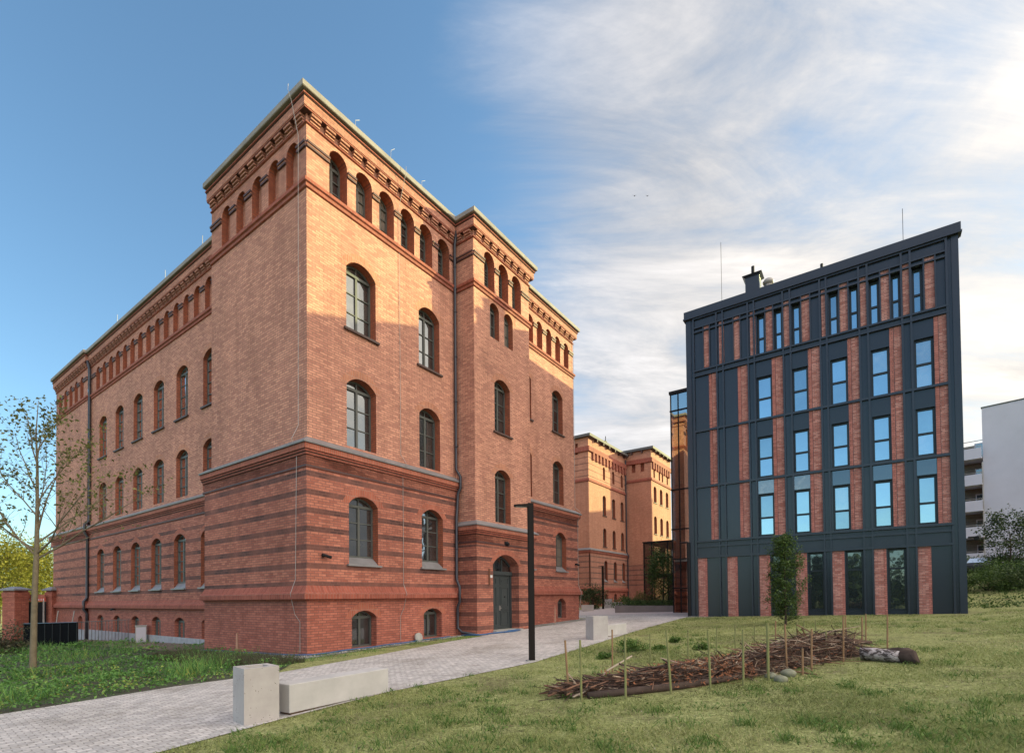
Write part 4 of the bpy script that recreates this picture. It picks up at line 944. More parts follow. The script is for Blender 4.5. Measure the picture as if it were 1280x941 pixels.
def bin_(px, py, L, Wd, H, rot, label):
    g = gnd(px, py); e = empty('litter_bin', g, rot); tag(e, label, 'litter bin', 'concrete litter bins')
    mb = MB(); mb.add([(0, 0, 0), (L, 0, 0), (L, Wd, 0), (0, Wd, 0), (0, 0, H), (L, 0, H), (L, Wd, H), (0, Wd, H)], [(0, 1, 5, 4), (1, 2, 6, 5), (2, 3, 7, 6), (3, 0, 4, 7)])
    t = .10; zi = H - .12
    inn = [(t, t), (L - t, t), (L - t, Wd - t), (t, Wd - t)]; out = [(0, 0), (L, 0), (L, Wd), (0, Wd)]
    mb.add([(*p, H) for p in out] + [(*p, H) for p in inn] + [(*p, zi) for p in inn], [(i, (i + 1) % 4, 4 + (i + 1) % 4, 4 + i) for i in range(4)] + [(4 + i, 4 + (i + 1) % 4, 8 + (i + 1) % 4, 8 + i) for i in range(4)] + [(8, 9, 10, 11)])
    b = mb.build('body', M_PIT, e)
    m = MB(); m.box(t + .04, L - t - .04, t + .04, Wd - t - .04, zi + .002, zi + .05); m.build('liner_lid', M_METAL2, e)
def bench_(px, py, L, Wd, H, rot, label):
    g = gnd(px, py); e = empty('bench', g, rot); tag(e, label, 'bench', 'concrete slab benches')
    mb = MB(); mb.box(0, L, 0, Wd, .045, H); o = mb.build('seat', M_BENCH, e); bevel(o)
    mb = MB(); mb.box(.05, L - .05, .05, Wd - .05, -.15, .045); mb.build('base', plain('rusty bench footing', (.14, .08, .05), .8), e)
# in local bench axes x runs up the path, y to the left of it
bin_(305, 907.5, .50, .47, .83, BR - math.radians(12), 'pitted concrete litter bin beside the nearest bench on the path')
bench_(361.8, 895, 2.10, .36, .49, BR, 'long concrete bench standing by the bin nearest the camera')
bin_(742, 800, .62, .52, .86, BR - math.radians(35), 'smooth grey litter bin beyond the street lamp at the lawn edge')
bench_(757, 797, 2.05, .40, .46, BR - math.radians(3), 'concrete bench behind the lamp post, next to the lawn')
g = gnd(757, 757.5)
def far_set(px, py, Yd):
    p = at(px, py, Yd); p.z = zg(p.x, p.y); return p
def far_bin(p, rot, label, s=(.75, .6, .95)):
    e = empty('litter_bin', p, rot); tag(e, label, 'litter bin', 'concrete litter bins'); mb = MB(); mb.box(0, s[0], 0, s[1], -.1, s[2]); mb.box(.1, s[0] - .1, .1, s[1] - .1, s[2], s[2] + .03); mb.build('body', M_PIT, e)
def far_bench(p, rot, label, L=2.0):
    e = empty('bench', p, rot); tag(e, label, 'bench', 'concrete slab benches'); mb = MB(); mb.box(0, L, 0, .5, .05, .6); mb.build('seat', M_BENCH, e); mb = MB(); mb.box(.1, L - .1, .06, .44, -.1, .05); mb.build('base', M_BLACK, e)
far_bin(far_set(756, 757, 52), -.15, 'small far litter bin beside the second lamp post')
far_bench(far_set(765, 757, 52.5), .1, 'far concrete bench right of the second lamp post', 1.1)
far_bench(far_set(727, 763, 46), -.1, 'far concrete bench close to the brick building corner', 1.1)
def lamp(p, h, w, rot, label, arm=.36):
    e = empty('street_lamp', p, rot); tag(e, label, 'street lamp', 'slim dark street lamps')
    mb = MB(); mb.box(-w / 2, w / 2, -w / 2, w / 2, -.2, h); mb.build('post', M_LAMP, e)
    mb = MB(); mb.add([(-w / 2, -w / 2, h - .10), (-w / 2, w / 2, h - .10), (-w / 2, w / 2, h - .02), (-w / 2, -w / 2, h - .02), (-w / 2 - arm, -w * .45, h - .10), (-w / 2 - arm, w * .45, h - .10), (-w / 2 - arm, w * .45, h - .05), (-w / 2 - arm, -w * .45, h - .05)], [(0, 1, 5, 4), (3, 7, 6, 2), (0, 4, 7, 3), (1, 2, 6, 5), (4, 5, 6, 7)])
    ar = mb.build('lamp_head', M_LAMP, e)
    mb = MB(); mb.box(-w / 2 - arm + .04, -w / 2 - .04, -w * .35, w * .35, h - .112, h - .102); mb.build('diffuser', M_CONC, ar)
    mb = MB(); mb.box(-w, w, -w, w, -.1, .03); mb.build('base_plate', M_CONC, e)
M_LAMP = plain('dark bronze lamp paint', (.016, .013, .012), .75, 0, .1, .5, .1)
lamp(gnd(665, 826), 4.12, .138, math.radians(12), 'tall square dark lamp post standing on the lawn edge of the path')
lamp(far_set(754, 757, 50), 4.3, .17, math.radians(12), 'far dark lamp post beside the distant bin and bench')

# ------------------------------------------------------------------ brushwood pile, stakes, birch log, stones
spine = [(1.02, 8.52), (1.66, 8.64), (2.77, 8.95), (3.8, 9.42), (4.65, 9.86), (5.43, 10.32), (6.3, 10.9), (6.98, 11.3), (7.9, 11.75)]
def spt(t):
    t = t * (len(spine) - 1); i = min(int(t), len(spine) - 2); f = t - i
    a, b = Vector((*spine[i], 0)), Vector((*spine[i + 1], 0)); p = a.lerp(b, f); return p, (b - a).normalized()
PB = empty('brush_pile', (3.8, 9.3, zg(3.8, 9.3)))
tag(PB, 'long heap of brown twigs and branches lying on the lawn between stakes', 'brush pile')
o0 = PB.location
def twig(mb, c, d, L, r, bend):
    n = 4; pts = []
    for i in range(n):
        s = i / (n - 1) - .5; q = c + d * (s * L) + bend * (s * s - .1) * L
        q.z = max(q.z, zg(q.x, q.y) + .01); pts.append(q - o0)
    mb.tube(pts, [r, r * .9, r * .7, r * .4], 4, cap=False)
tw = [MB(), MB(), MB()]
R_ = random.Random(5)
for i in range(2300):
    t = R_.random(); p, d = spt(t); side = Vector((-d.y, d.x, 0))
    w = .31 * (.45 + .55 * sstep(-.05, .4, t)); hgt = .10 + .26 * sstep(-.1, .30, t) + .20 * sstep(.45, .75, t) * (1 if t < .97 else .75)
    s = max(-1, min(1, R_.gauss(0, .48))); zc = hgt * (1 - s * s) * R_.random() ** .6
    c = p + side * (s * w); c.z = zg(c.x, c.y) + .02 + zc
    dd = d + side * R_.gauss(0, .38 if t < .35 else .75) + Vector((0, 0, R_.gauss(0, .10 if t < .35 else .24))); dd.normalize()
    L = R_.uniform(.3, 1.35); kind = R_.choices((0, 1, 2), (6, 3, 1 if t < .3 else 1.9))[0]
    twig(tw[kind], c, dd, L, R_.choice((.003, .004, .005, .007, .013)) * R_.uniform(.8, 1.2), Vector((R_.gauss(0, .5), R_.gauss(0, .5), R_.gauss(0, .35))))
    if R_.random() < .35: twig(tw[kind], c + dd * L * .2, (dd + side * R_.gauss(0, .8) + Vector((0, 0, R_.gauss(.1, .4)))).normalized(), L * .4, .004, Vector((0, 0, .2)))
for m_, nm, cl in zip(tw, ('dark_twigs', 'brown_twigs', 'pale_twigs'), ((.06, .036, .028), (.17, .085, .052), (.38, .28, .20))):
    tag(m_.build(nm, plain(nm.replace('_', ' ') + ' bark', cl, .85, 0, .4, 5), PB), kind='stuff')
# dense litter core so that the heap does not look hollow
mb = MB(); nseg = 40; ring = 9
vs_ = []
for i in range(nseg + 1):
    t = i / nseg; p, d = spt(t); side = Vector((-d.y, d.x, 0)); hgt = (.06 + .20 * sstep(-.05, .30, t) + .18 * sstep(.45, .75, t)) * (.3 if i in (0, nseg) else 1)
    w = .26 * (.45 + .55 * sstep(-.05, .4, t))
    for j in range(ring):
        a = math.pi * j / (ring - 1); q = p + side * (math.cos(a) * w * R_.uniform(.85, 1.1)); q.z = zg(q.x, q.y) - .02 + math.sin(a) * hgt * R_.uniform(.6, 1.0); vs_.append(q - o0)
mb.add(vs_, [(i * ring + j, i * ring + j + 1, (i + 1) * ring + j + 1, (i + 1) * ring + j) for i in range(nseg) for j in range(ring - 1)])
mb.build('litter_core', plain('dark leaf litter', (.040, .024, .018), .95, 0, .6, 9), PB)
mb = MB()
for i in range(900):
    t = R_.choice((R_.uniform(.22, .38), R_.uniform(.36, .46), R_.uniform(.1, .95))); p, d = spt(t); side = Vector((-d.y, d.x, 0)); s = R_.uniform(-1, .6)
    c = p - side * 0 + side * (s * .40); c.z = zg(c.x, c.y) + .05 + .36 * (1 - s * s) * R_.uniform(.6, 1.1) - o0.z; c.x -= o0.x; c.y -= o0.y
    a = Vector((R_.gauss(0, 1), R_.gauss(0, 1), R_.gauss(0, 1))).normalized() * .035; b = a.orthogonal().normalized() * .016
    mb.quad(c - a, c - b, c + a, c + b)
tag(mb.build('dry_leaves', plain('dry orange leaves', (.26, .10, .045), .8, 0, .4, 8), PB), kind='stuff')
def log(name, pts, rad, m, parent=None, n=12, rag=0.0):
    mb = MB(); P_ = [Vector(p) for p in pts]; mb.tube(P_, rad, n)
    if rag: mb.v = [tuple(c + R_.gauss(0, rag) for c in v) for v in mb.v]
    return mb.build(name, m, parent, smooth=True)
def on_z(px, py, h): p = gnd(px, py); return Vector((p.x, p.y, p.z + h))
M_BARK = plain('dark bark', (.07, .048, .038), .9, 0, .35, 6, .2, .6)
for pts, r in (([on_z(735, 873, .05), on_z(790, 868, .06), on_z(850, 861, .06), on_z(925, 850, .07)], .062), ([on_z(760, 866, .17), on_z(800, 860, .18), on_z(836, 857, .2)], .075)):
    log('log', [p - o0 for p in pts], [r, r * 1.05, r, r * .8][:len(pts)], M_BARK, PB)
mb = MB()
for pts in ([(724, 873, .06), (745, 866, .18), (760, 858, .30), (790, 846, .42)], [(716, 874, .04), (740, 868, .12), (752, 861, .25)]):
    mb.tube([on_z(a, b, c) - o0 for a, b, c in pts], .016, 6)
mb.build('branch', plain('pale peeled branch', (.36, .29, .22), .8), PB)
def birch_mat(t, b, o):
    tcn = t.nodes.new('ShaderNodeTexCoord'); mp = t.nodes.new('ShaderNodeMapping'); mp.inputs['Scale'].default_value = (5, 5, 9); t.links.new(tcn.outputs['Object'], mp.inputs[0])
    n = noise(t, 1.6, 6, .75, mp.outputs[0], .8); n2 = noise(t, 5, 3, .6, tcn.outputs['Object'])
    c = ramp(t, n.outputs[0], [(.40, (.50, .45, .43)), (.50, (.33, .27, .255)), (.55, (.06, .045, .04))])
    c = mixc(t, 1.0, c, ramp(t, n2.outputs[0], [(.3, (.8,) * 3), (.7, (1.1,) * 3)]), 'MULTIPLY')
    t.links.new(c, b.inputs['Base Color']); b.inputs['Roughness'].default_value = .8; bump(t, b, n.outputs[0], .4, .02)
bl = log('birch_log', [on_z(1076, 825, .15), on_z(1095, 826, .145), on_z(1112, 827.5, .14), on_z(1126, 828.5, .135)], [.125, .135, .125, .115], mat('birch bark', birch_mat), None, 16, .006)
tag(bl, 'thick white birch log with dark scars at the end of the brush pile', 'log')
sl = log('rotten_stump', [on_z(1116, 824, .12), on_z(1128, 828, .14), on_z(1138, 829.5, .11), on_z(1147, 831, .05)], [.13, .18, .15, .04], M_BARK, None, 12, .02)
tag(sl, 'dark rotten stump piece lying against the birch log', 'stump')
sl = log('dead_branch', [on_z(1035, 822, .34), on_z(1060, 819.5, .36), on_z(1088, 817, .26)], [.035, .055, .035], M_BARK, None, 9, .012)
tag(sl, 'dark mossy branch lying on the brush behind the birch log', 'branch')
def stone(px, py, sx, sy, sz, label, sd_):
    import bmesh
    g = gnd(px, py); bm = bmesh.new(); bmesh.ops.create_icosphere(bm, subdivisions=3, radius=1); q = random.Random(sd_)
    ph = [q.uniform(0, 6) for _ in range(6)]
    for v in bm.verts:
        c = v.co; f = 1 + .08 * math.sin(3 * c.x + ph[0]) + .07 * math.sin(4 * c.y + ph[1]) + .05 * math.sin(5 * c.z + ph[2]); v.co = Vector((c.x * sx * f, c.y * sy * f, c.z * sz * f))
    me = bpy.data.meshes.new('stone'); bm.to_mesh(me); bm.free(); me.polygons.foreach_set('use_smooth', [True] * len(me.polygons))
    me.materials.append(plain('mossy grey stone', (.20, .20, .14), .85, 0, .3, 7, .2, .4)); o = bpy.data.objects.new('stone', me); COL.objects.link(o); o.location = (g.x, g.y + sy * .6, g.z + sz * .55); o.rotation_euler = (0, 0, q.uniform(-.5, .5))
    tag(o, label, 'stone', 'stones by the brush pile')
stone(978, 852, .13, .10, .07, 'low greenish stone lying in front of the brush pile', 1)
stone(988, 846, .13, .11, .10, 'rounded grey stone, tallest of three at the brush pile', 2)
stone(966, 848, .12, .09, .07, 'flat stone half hidden under the brush twigs', 3)
M_STB = plain('brown bamboo stake', (.26, .15, .075), .7, 0, .25, 3)
M_STG = plain('green stained stake', (.20, .20, .075), .7, 0, .3, 2)
STK = [(70, 133, 82, 318, 'b', 'thin brown stake at the very tip of the pile, first from the path'), (120, 132, 125, 338, 'g', 'second stake from the tip, standing at the dark log end'),
       (227, 97, 228, 240, 'b', 'brown stake behind the thin end of the brush pile'), (270, 115, 272, 328, 'g', 'stake in front of the dark log, third from the tip'),
       (408, 100, 424, 312, 'g', 'leaning green stake in front of the orange dry leaves'), (547, 97, 555, 300, 'g', 'straight green stake in front of the log right of the leaves'),
       (663, 97, 665, 285, 'g', 'stake at the middle of the pile, left of the tallest stake'), (745, 76, 748, 268, 'g', 'thick light green stake, tallest in front of the pile centre'),
       (803, 80, 810, 242, 'b', 'pale brown stake just behind the three stones'), (862, 160, 862, 250, 'b', 'short brown stake right of the stones'),
       (892, 95, 892, 235, 'b', 'brown stake between the short stake and the pale twigs'), (998, 52, 998, 205, 'b', 'dark brown stake where the heap bends, front of its pair'),
       (1005, 52, 1006, 150, 'b', 'dark brown stake where the heap bends, rear of its pair'), (1060, 55, 1060, 172, 'b', 'brown stake at the left end of the birch log'),
       (1073, 45, 1073, 135, 'b', 'tall brown stake behind the left end of the birch log'), (1145, 46, 1145, 172, 'b', 'lone dark stake rising behind the birch log'),
       (353, 112, 355, 207, 'g', 'thin green stake behind the pile, first on its rear side'), (480, 100, 481, 203, 'g', 'thin green stake behind the pile, second on its rear side'),
       (576, 88, 575, 197, 'g', 'bright green stake behind the pile, third on its rear side'), (637, 80, 638, 190, 'g', 'bright green stake behind the pile, fourth on its rear side'),
       (702, 85, 701, 180, 'g', 'thin green stake behind the pile, fifth on its rear side'), (772, 68, 772, 165, 'b', 'orange brown stake near the small conical tree'),
       (843, 72, 843, 150, 'g', 'faint green stake behind the pile, left of two close together'), (866, 70, 866, 150, 'g', 'faint green stake behind the pile, right of two close together'),
       (905, 65, 908, 150, 'g', 'faint leaning stake behind the pale twigs'), (940, 102, 942, 200, 'g', 'green stake among the fresh shoots beside the dark heap')]
for i, (ax, ay, bx, by, kd, lab) in enumerate(STK):
    b = gnd(680 + bx / 2.667, 750 + by / 2.667); tpt = at(680 + ax / 2.667, 750 + ay / 2.667, b.y + R_.uniform(-.03, .03))
    d = tpt - b; r = .025 if i == 7 else .019
    mb = MB(); mb.tube([d * -.12, d * .3, d * .65, d], [r, r * .98, r * .95, r * .9], 7); o = mb.build('wooden_stake', M_STG if kd == 'g' else M_STB, None, loc=b)
    tag(o, lab, 'stake', 'stakes around the brush pile')

# ------------------------------------------------------------------ hose, marker posts, cover disc
def wp(F, u, v, z):
    p = F.P(u, v, 0); q = P0 + RX * p[0] + RY * p[1]; return Vector((q.x, q.y, zg(q.x, q.y) + z))
M_HOSE = plain('blue hose', (.03, .10, .24), .45, 0, .2)
mb = MB(); pts = [wp(FL, 7.4 - i * .7, .18 + .06 * math.sin(i * 1.7), .05) for i in range(11)] + [wp(FR, i * .62 + .1, .22 + .08 * math.sin(i * 2.1), .05) for i in range(12)]
mb.tube(pts, .026, 6)
tag(mb.build('garden_hose', M_HOSE, smooth=True), 'blue hose running along the foot of the red brick corner', 'hose', 'blue hoses')
mb = MB(); pts = [wp(FR, 7.4, .4, .05)] + [wp(FT, 7.6 + i * .35, .2 + (.12 if i % 2 else 0) + (.18 if i in (4, 5) else 0), .06) for i in range(9)] + [wp(FT, 10.4, .45, .06), wp(FT, 9.7, .62, .06), wp(FT, 9.0, .5, .06)]
mb.tube(pts, .035, 6); tag(mb.build('garden_hose', M_HOSE, smooth=True), 'loop of blue hose lying in front of the grey door', 'hose', 'blue hoses')
M_POST = plain('bleached timber peg', (.36, .20, .14), .8)
for F, u, v, h, lab in ((FL, 4.2, .25, .75, 'short timber peg leaning on the blank corner wall'), (FR, 15.6, .45, .95, 'orange brown timber peg standing past the tower by the gravel edge'), ):
    b = wp(F, u, v, 0); mb = MB(); mb.add([(-.045, -.03, -.1), (.045, -.03, -.1), (.045, .03, -.1), (-.045, .03, -.1), (-.03, -.03, h), (.02, -.03, h + .04), (.02, .03, h + .04), (-.03, .03, h)], [(0, 1, 5, 4), (1, 2, 6, 5), (2, 3, 7, 6), (3, 0, 4, 7), (4, 5, 6, 7)])
    o = mb.build('timber_peg', M_POST, loc=b); tag(o, lab, 'peg', 'timber pegs')
b = wp(FR, 5.0, .12, .17); mb = MB(); mb.tube([(0, 0, 0), (.05, -.04, .012)], [.19, .19], 20); mb.tube([(.05, -.04, .012), (.06, -.048, .014)], [.13, .13], 16)
tag(mb.build('concrete_disc', M_CONC, loc=b), 'pale round concrete disc leaning on the wall foot by the hose', 'disc')

# ------------------------------------------------------------------ leaves, grass, plants
def leaf_mesh(name, C, S, m, parent=None, rnd=None, up=.3, aspect=.55, loc=(0, 0, 0)):
    n = len(C); C = np.asarray(C, float) - np.array(loc)
    S = np.broadcast_to(np.asarray(S, float), (n,))
    a = rng.normal(size=(n, 3)); a /= np.linalg.norm(a, axis=1)[:, None]
    nrm = rng.normal(size=(n, 3)); nrm[:, 2] = np.abs(nrm[:, 2]) + up; nrm /= np.linalg.norm(nrm, axis=1)[:, None]
    a -= nrm * (a * nrm).sum(1)[:, None]; a /= np.linalg.norm(a, axis=1)[:, None] + 1e-9
    b = np.cross(nrm, a)
    a *= S[:, None]; b *= (S * aspect)[:, None]
    bend = nrm * (S * .18)[:, None]
    V = np.stack([C - a - bend, C - b * 1.0 + bend * .6, C + a - bend, C + b * 1.0 + bend * .6], 1).reshape(-1, 3)
    return np_mesh(name, V, 4, m, parent, np.repeat(rng.random(n) if rnd is None else rnd, 4), loc)
def np_mesh(name, V, k, m, parent, rv, loc=(0, 0, 0)):
    me = bpy.data.meshes.new(name); nf = len(V) // k
    me.vertices.add(len(V)); me.vertices.foreach_set('co', V.ravel())
    me.loops.add(len(V)); me.loops.foreach_set('vertex_index', np.arange(len(V), dtype=np.int32))
    me.polygons.add(nf); me.polygons.foreach_set('loop_start', np.arange(0, len(V), k, dtype=np.int32))
    me.update(calc_edges=True)
    at_ = me.attributes.new('rnd', 'FLOAT', 'POINT'); at_.data.foreach_set('value', np.asarray(rv, np.float32))
    me.materials.append(m); o = bpy.data.objects.new(name, me); COL.objects.link(o); o.location = loc
    if parent: o.parent = parent
    return o
def blob(center, radii, n, clumps=40, spread=.22):
    """leaf centres gathered in clumps inside an uneven ellipsoid"""
    c = rng.normal(size=(clumps, 3)); c /= np.linalg.norm(c, axis=1)[:, None]; c *= rng.uniform(.35, 1.0, (clumps, 1)) ** .6
    w = rng.random(clumps) + .3; i = rng.choice(clumps, n, p=w / w.sum())
    p = c[i] + rng.normal(size=(n, 3)) * spread
    return p * np.array(radii) + np.array(center)
L_OLIVE = leaf('young olive leaf', [(0, (.075, .085, .022)), (.5, (.14, .155, .04)), (1, (.22, .21, .07))], .4)
L_GREEN = leaf('mid green leaf', [(0, (.03, .06, .015)), (.5, (.065, .115, .028)), (1, (.12, .175, .045))], .35)
L_DARK = leaf('dark green leaf', [(0, (.022, .04, .014)), (.5, (.05, .08, .026)), (1, (.095, .13, .042))], .25)
L_YELL = leaf('yellow green leaf', [(0, (.10, .11, .018)), (.5, (.19, .19, .03)), (1, (.30, .27, .05))], .45)
L_BRIGHT = leaf('bright bed leaf', [(0, (.05, .115, .028)), (.45, (.11, .25, .055)), (.8, (.19, .35, .085)), (1, (.32, .36, .08))], .35)
L_GRASS = leaf('lawn blade', [(0, (.11, .125, .045)), (.35, (.225, .255, .085)), (.75, (.325, .355, .13)), (1, (.45, .42, .21))], .3, .7)
L_WEED = leaf('fresh weed leaf', [(0, (.06, .12, .025)), (.6, (.11, .20, .04)), (1, (.17, .25, .06))], .35)
L_TUFT = leaf('brown green tuft', [(0, (.050, .048, .028)), (.6, (.085, .085, .042)), (1, (.14, .125, .075))], .3)
L_FLOWER = leaf('yellow flower head', [(0, (.20, .18, .03)), (1, (.42, .36, .06))], .3)

def grow(mb, p, d, L, r, depth, tips, rnd_, droop=.0):
    n = 5; pts = [Vector(p)]; rad = [r]; q = Vector(p); dd = Vector(d).normalized()
    for i in range(1, n):
        dd = (dd + Vector((rnd_.gauss(0, .09), rnd_.gauss(0, .09), rnd_.gauss(.04, .07) - droop))).normalized(); q = q + dd * (L / (n - 1)); pts.append(q.copy()); rad.append(r * (1 - .68 * i / (n - 1)))
    mb.tube(pts, rad, 6 if depth > 1 else 4, cap=False)
    if depth <= 1:
        for i in range(1, n): tips.append((pts[i], i / (n - 1)))
    if depth > 0:
        for i in range(1, n):
            for _ in range(2 if depth > 1 or i > 1 else 1):
                side = Vector((rnd_.gauss(0, 1), rnd_.gauss(0, 1), rnd_.gauss(.15, .5))).normalized(); nd_ = (dd * .75 + side * .75).normalized()
                grow(mb, pts[i], nd_, L * rnd_.uniform(.34, .52), rad[i] * .55, depth - 1, tips, rnd_)
# young roadside tree at the left
tb = gnd(41, 838); YT = empty('young_tree', tb); tag(YT, 'slender young tree with thin leaves standing in the flower bed', 'tree')
rr = random.Random(11); mb = MB(); tips = []
trunk = [Vector((0, 0, -.2)), Vector((0, 0, .1)), Vector((.02, 0, 1.2)), Vector((.03, .02, 2.6)), Vector((.10, 0, 3.9)), Vector((.06, .05, 5.2)), Vector((.10, 0, 6.6)), Vector((.0, .05, 7.7)), Vector((.12, 0, 8.75))]
mb.tube(trunk, [.11, .098, .085, .08, .07, .05, .036, .02, .008], 10)
limbs = [(3.6, (1.0, .1, .42), 3.3), (3.75, (1.0, -.3, .75), 3.4), (3.85, (-1.0, .1, .62), 3.1), (3.7, (-.9, -.5, .85), 2.6), (4.1, (.5, .6, .9), 2.9), (4.3, (-.45, .5, 1.0), 2.9), (4.7, (.75, -.4, 1.1), 2.6), (5.0, (-.8, -.2, 1.05), 2.5), (5.4, (.5, .3, 1.2), 2.2), (5.8, (-.5, .3, 1.1), 2.1), (6.2, (.55, -.2, 1.2), 1.8), (6.7, (-.4, -.2, 1.2), 1.6), (7.1, (.4, .1, 1.2), 1.3)]
for z, d, L in limbs: grow(mb, (.07, .02, z), d, L, .034 if z < 4.5 else .022, 2, tips, rr)
mb.build('trunk', plain('grey green bark', (.16, .13, .085), .85, 0, .3, 7, .2, .3), YT, smooth=True)
T_ = np.array([p for p, f in tips]); idx = rng.choice(len(T_), 1800); Cn = T_[idx] + rng.normal(size=(1800, 3)) * .06
leaf_mesh('crown', Cn, rng.uniform(.04, .078, 1800), L_OLIVE, YT, up=.1)
# conical hornbeam before the modern block
cb = gnd(982, 781); CT = empty('conical_tree', cb); tag(CT, 'small narrow green tree planted in front of the modern block', 'tree')
mb = MB(); mb.tube([(0, 0, -.1), (.02, 0, .8), (0, .02, 2.2), (.01, 0, 3.7)], [.05, .045, .03, .01], 7); tips = []
rr = random.Random(4)
for i in range(46):
    z = .12 + 3.45 * (i / 46); a = i * 2.4; L = .24 + .46 * max(0, 1 - ((z - 1.4) / 2.2) ** 2) * rr.uniform(.5, 1.1); grow(mb, (0, 0, z), (math.cos(a), math.sin(a), .5), L, .012, 1, tips, rr)
grow(mb, (0, 0, 2.3), (1, .1, .25), 1.05, .014, 1, tips, rr)
mb.build('trunk', M_BARK, CT)
T_ = np.array([p for p, f in tips]); idx = rng.choice(len(T_), 8200); Cn = T_[idx] + rng.normal(size=(8200, 3)) * np.array([.075, .075, .09])
leaf_mesh('crown', Cn, rng.uniform(.03, .055, 8200), L_GREEN, CT, up=.5)
def bush(px, py, Yd, rad, n, m, label, name='shrub', size=.06, group=None, clumps=30, cat='shrub', dz=.75):
    p = at(px, py, Yd); p.z = zg(p.x, p.y); e = empty(name, p); tag(e, label, cat, group)
    mb = MB()
    for i in range(6):
        a = i * 1.05; mb.tube([(0, 0, -.1), (math.cos(a) * rad[0] * .3, math.sin(a) * rad[1] * .3, rad[2] * .8), (math.cos(a) * rad[0] * .6, math.sin(a) * rad[1] * .6, rad[2] * 1.4)], [.03, .02, .008], 5)
    mb.build('stem', M_BARK, e)
    leaf_mesh('foliage', blob((0, 0, rad[2] * dz + .1), rad, n, clumps), rng.uniform(size * .7, size * 1.3, n), m, e)
    return e
def tree(px, Yd, h, rad, n, m, label, size=.3, group=None, clumps=60, zc=.62, tr=.2):
    p = at(px, 740, Yd); p.z = zg(p.x, p.y) if abs(p.x) < 70 else GC + GA * max(-60, p.x); e = empty('broadleaf_tree', p); tag(e, label, 'tree', group)
    mb = MB(); tips = []; mb.tube([(0, 0, -.5), (0, 0, h * .25), (.1, 0, h * .5), (0, .1, h * .85)], [tr, tr * .85, tr * .6, tr * .15], 9)
    rr = random.Random(int(px * 7 + Yd))
    for i in range(9): a = i * 2.4; grow(mb, (0, 0, h * (.25 + .05 * i)), (math.cos(a), math.sin(a), .8), rad[0] * .9, tr * .35, 1, tips, rr)
    mb.build('trunk', M_BARK, e)
    leaf_mesh('crown', blob((0, 0, h * zc), rad, n, clumps, .19), rng.uniform(size * .6, size * 1.3, n), m, e)
g_ = 'sunlit trees beyond the brick gate'
tree(-22, 70, 12.5, (5.5, 5, 5), 7000, L_YELL, 'yellow green tree at the left edge behind the brick gate pillars', .19, g_)
tree(22, 78, 13.5, (5.2, 5, 5.6), 7500, L_YELL, 'yellow green tree seen right behind the young tree trunk', .20, g_)
tree(58, 92, 14.0, (5.5, 5, 5.5), 6500, L_YELL, 'yellow green tree touching the far corner of the brick building', .21, g_)
tree(0, 105, 13, (9, 6, 5.5), 6500, L_GREEN, 'green tree half hidden behind the yellow green ones', .27, g_)
# courtyard planting
bush(738, 757, 50, (1.5, 1.3, 1.3), 3800, L_DARK, 'dark round shrub at the brick building corner behind the far bench', size=.075)
p = at(829, 757, 40.5); tree(829, 40.5, 4.9, (1.3, 1.3, 2.0), 4200, L_GREEN, 'small leafy tree growing out of the planter hedge', .075, None, 50, .62, .06)
bush(806, 757, 41.5, (1.1, .9, .75), 2000, L_OLIVE, 'pale loose shrub beside the small planter tree', size=.07)
bush(782, 757, 47, (1.3, 1.1, .6), 1800, L_GREEN, 'low green shrub at the left end of the planter', size=.07)
# planter wall and hedge
PL = empty('planter', P0, ROT); tag(PL, 'long grey concrete planter edged with blocks in the courtyard', 'planter')
mb = MB(); px0, zp = 27.4, zg(10.5, 38)
for i in range(10):
    y0_ = 1.05 - i * .82; mb.box(px0, px0 + .3, y0_ - .81, y0_, zp - .4, zp + .52)
mb.box(px0 + .302, px0 + 9, .75, 1.05, zp - .4, zp + .52)
mb.build('block_edge', plain('brown grey planter block', (.20, .175, .165), .85, 0, .2, 1.2), PL)
mb = MB(); mb.box(px0 + .3, px0 + 7.2, -7.5, .75, zp + .3, zp + .42); mb.build('soil', M_BARK, PL)
n = 7000; Cn = np.stack([rng.uniform(px0 + .3, px0 + 3.0, n), rng.uniform(-7.2, .8, n), zp + .45 + rng.uniform(0, .55, n) ** 1.3], 1)
hd = leaf_mesh('hedge_planting', Cn, rng.uniform(.03, .075, n), L_GREEN, None); hd.location = P0; hd.rotation_euler = (0, 0, ROT); tag(hd, kind='stuff')
# right-hand bank: hedges, shrub, small tree, car
bush(1262, 735, 40, (2.6, 1.8, .8), 5200, L_GREEN, 'broad clipped green hedge below the white apartment wall', 'hedge', .075, cat='hedge')
bush(1235, 735, 35, (2.4, 1.5, .7), 4200, L_GREEN, 'dark hedge low on the bank beside the modern block corner', 'hedge', .07, cat='hedge')
bush(1290, 735, 34, (2.6, 1.6, .8), 4200, L_DARK, 'dark hedge at the right picture edge low on the bank', 'hedge', .07, cat='hedge')
bush(1215, 735, 52, (1.6, 1.2, .9), 1800, L_GREEN, 'small green shrub by the apartment balconies', size=.09)
bush(1255, 735, 44, (1.5, 1.3, 1.0), 2600, L_DARK, 'round dark shrub between hedge and white wall', size=.085)
tree(1264, 43, 5.2, (1.6, 1.5, 2.0), 2600, L_DARK, 'loose small tree standing against the white apartment wall', .10, None, 36, .66, .07)
n = 9000; u_ = rng.random(n); v_ = rng.random(n); cx_ = 23.5 + 24 * u_; cy_ = 25.5 + 17 * v_
kp = (cx_ - 23.2 > (cy_ - 23) * -.2) & (cx_ < 20 + cy_ * 1.0); cx_, cy_ = cx_[kp], cy_[kp]
cz_ = np.array([zg(a, b) for a, b in zip(cx_, cy_)]); hh = .08 + .5 * np.clip(np.sin(cx_ * 1.3) * np.sin(cy_ * 1.1 + .6), 0, 1)
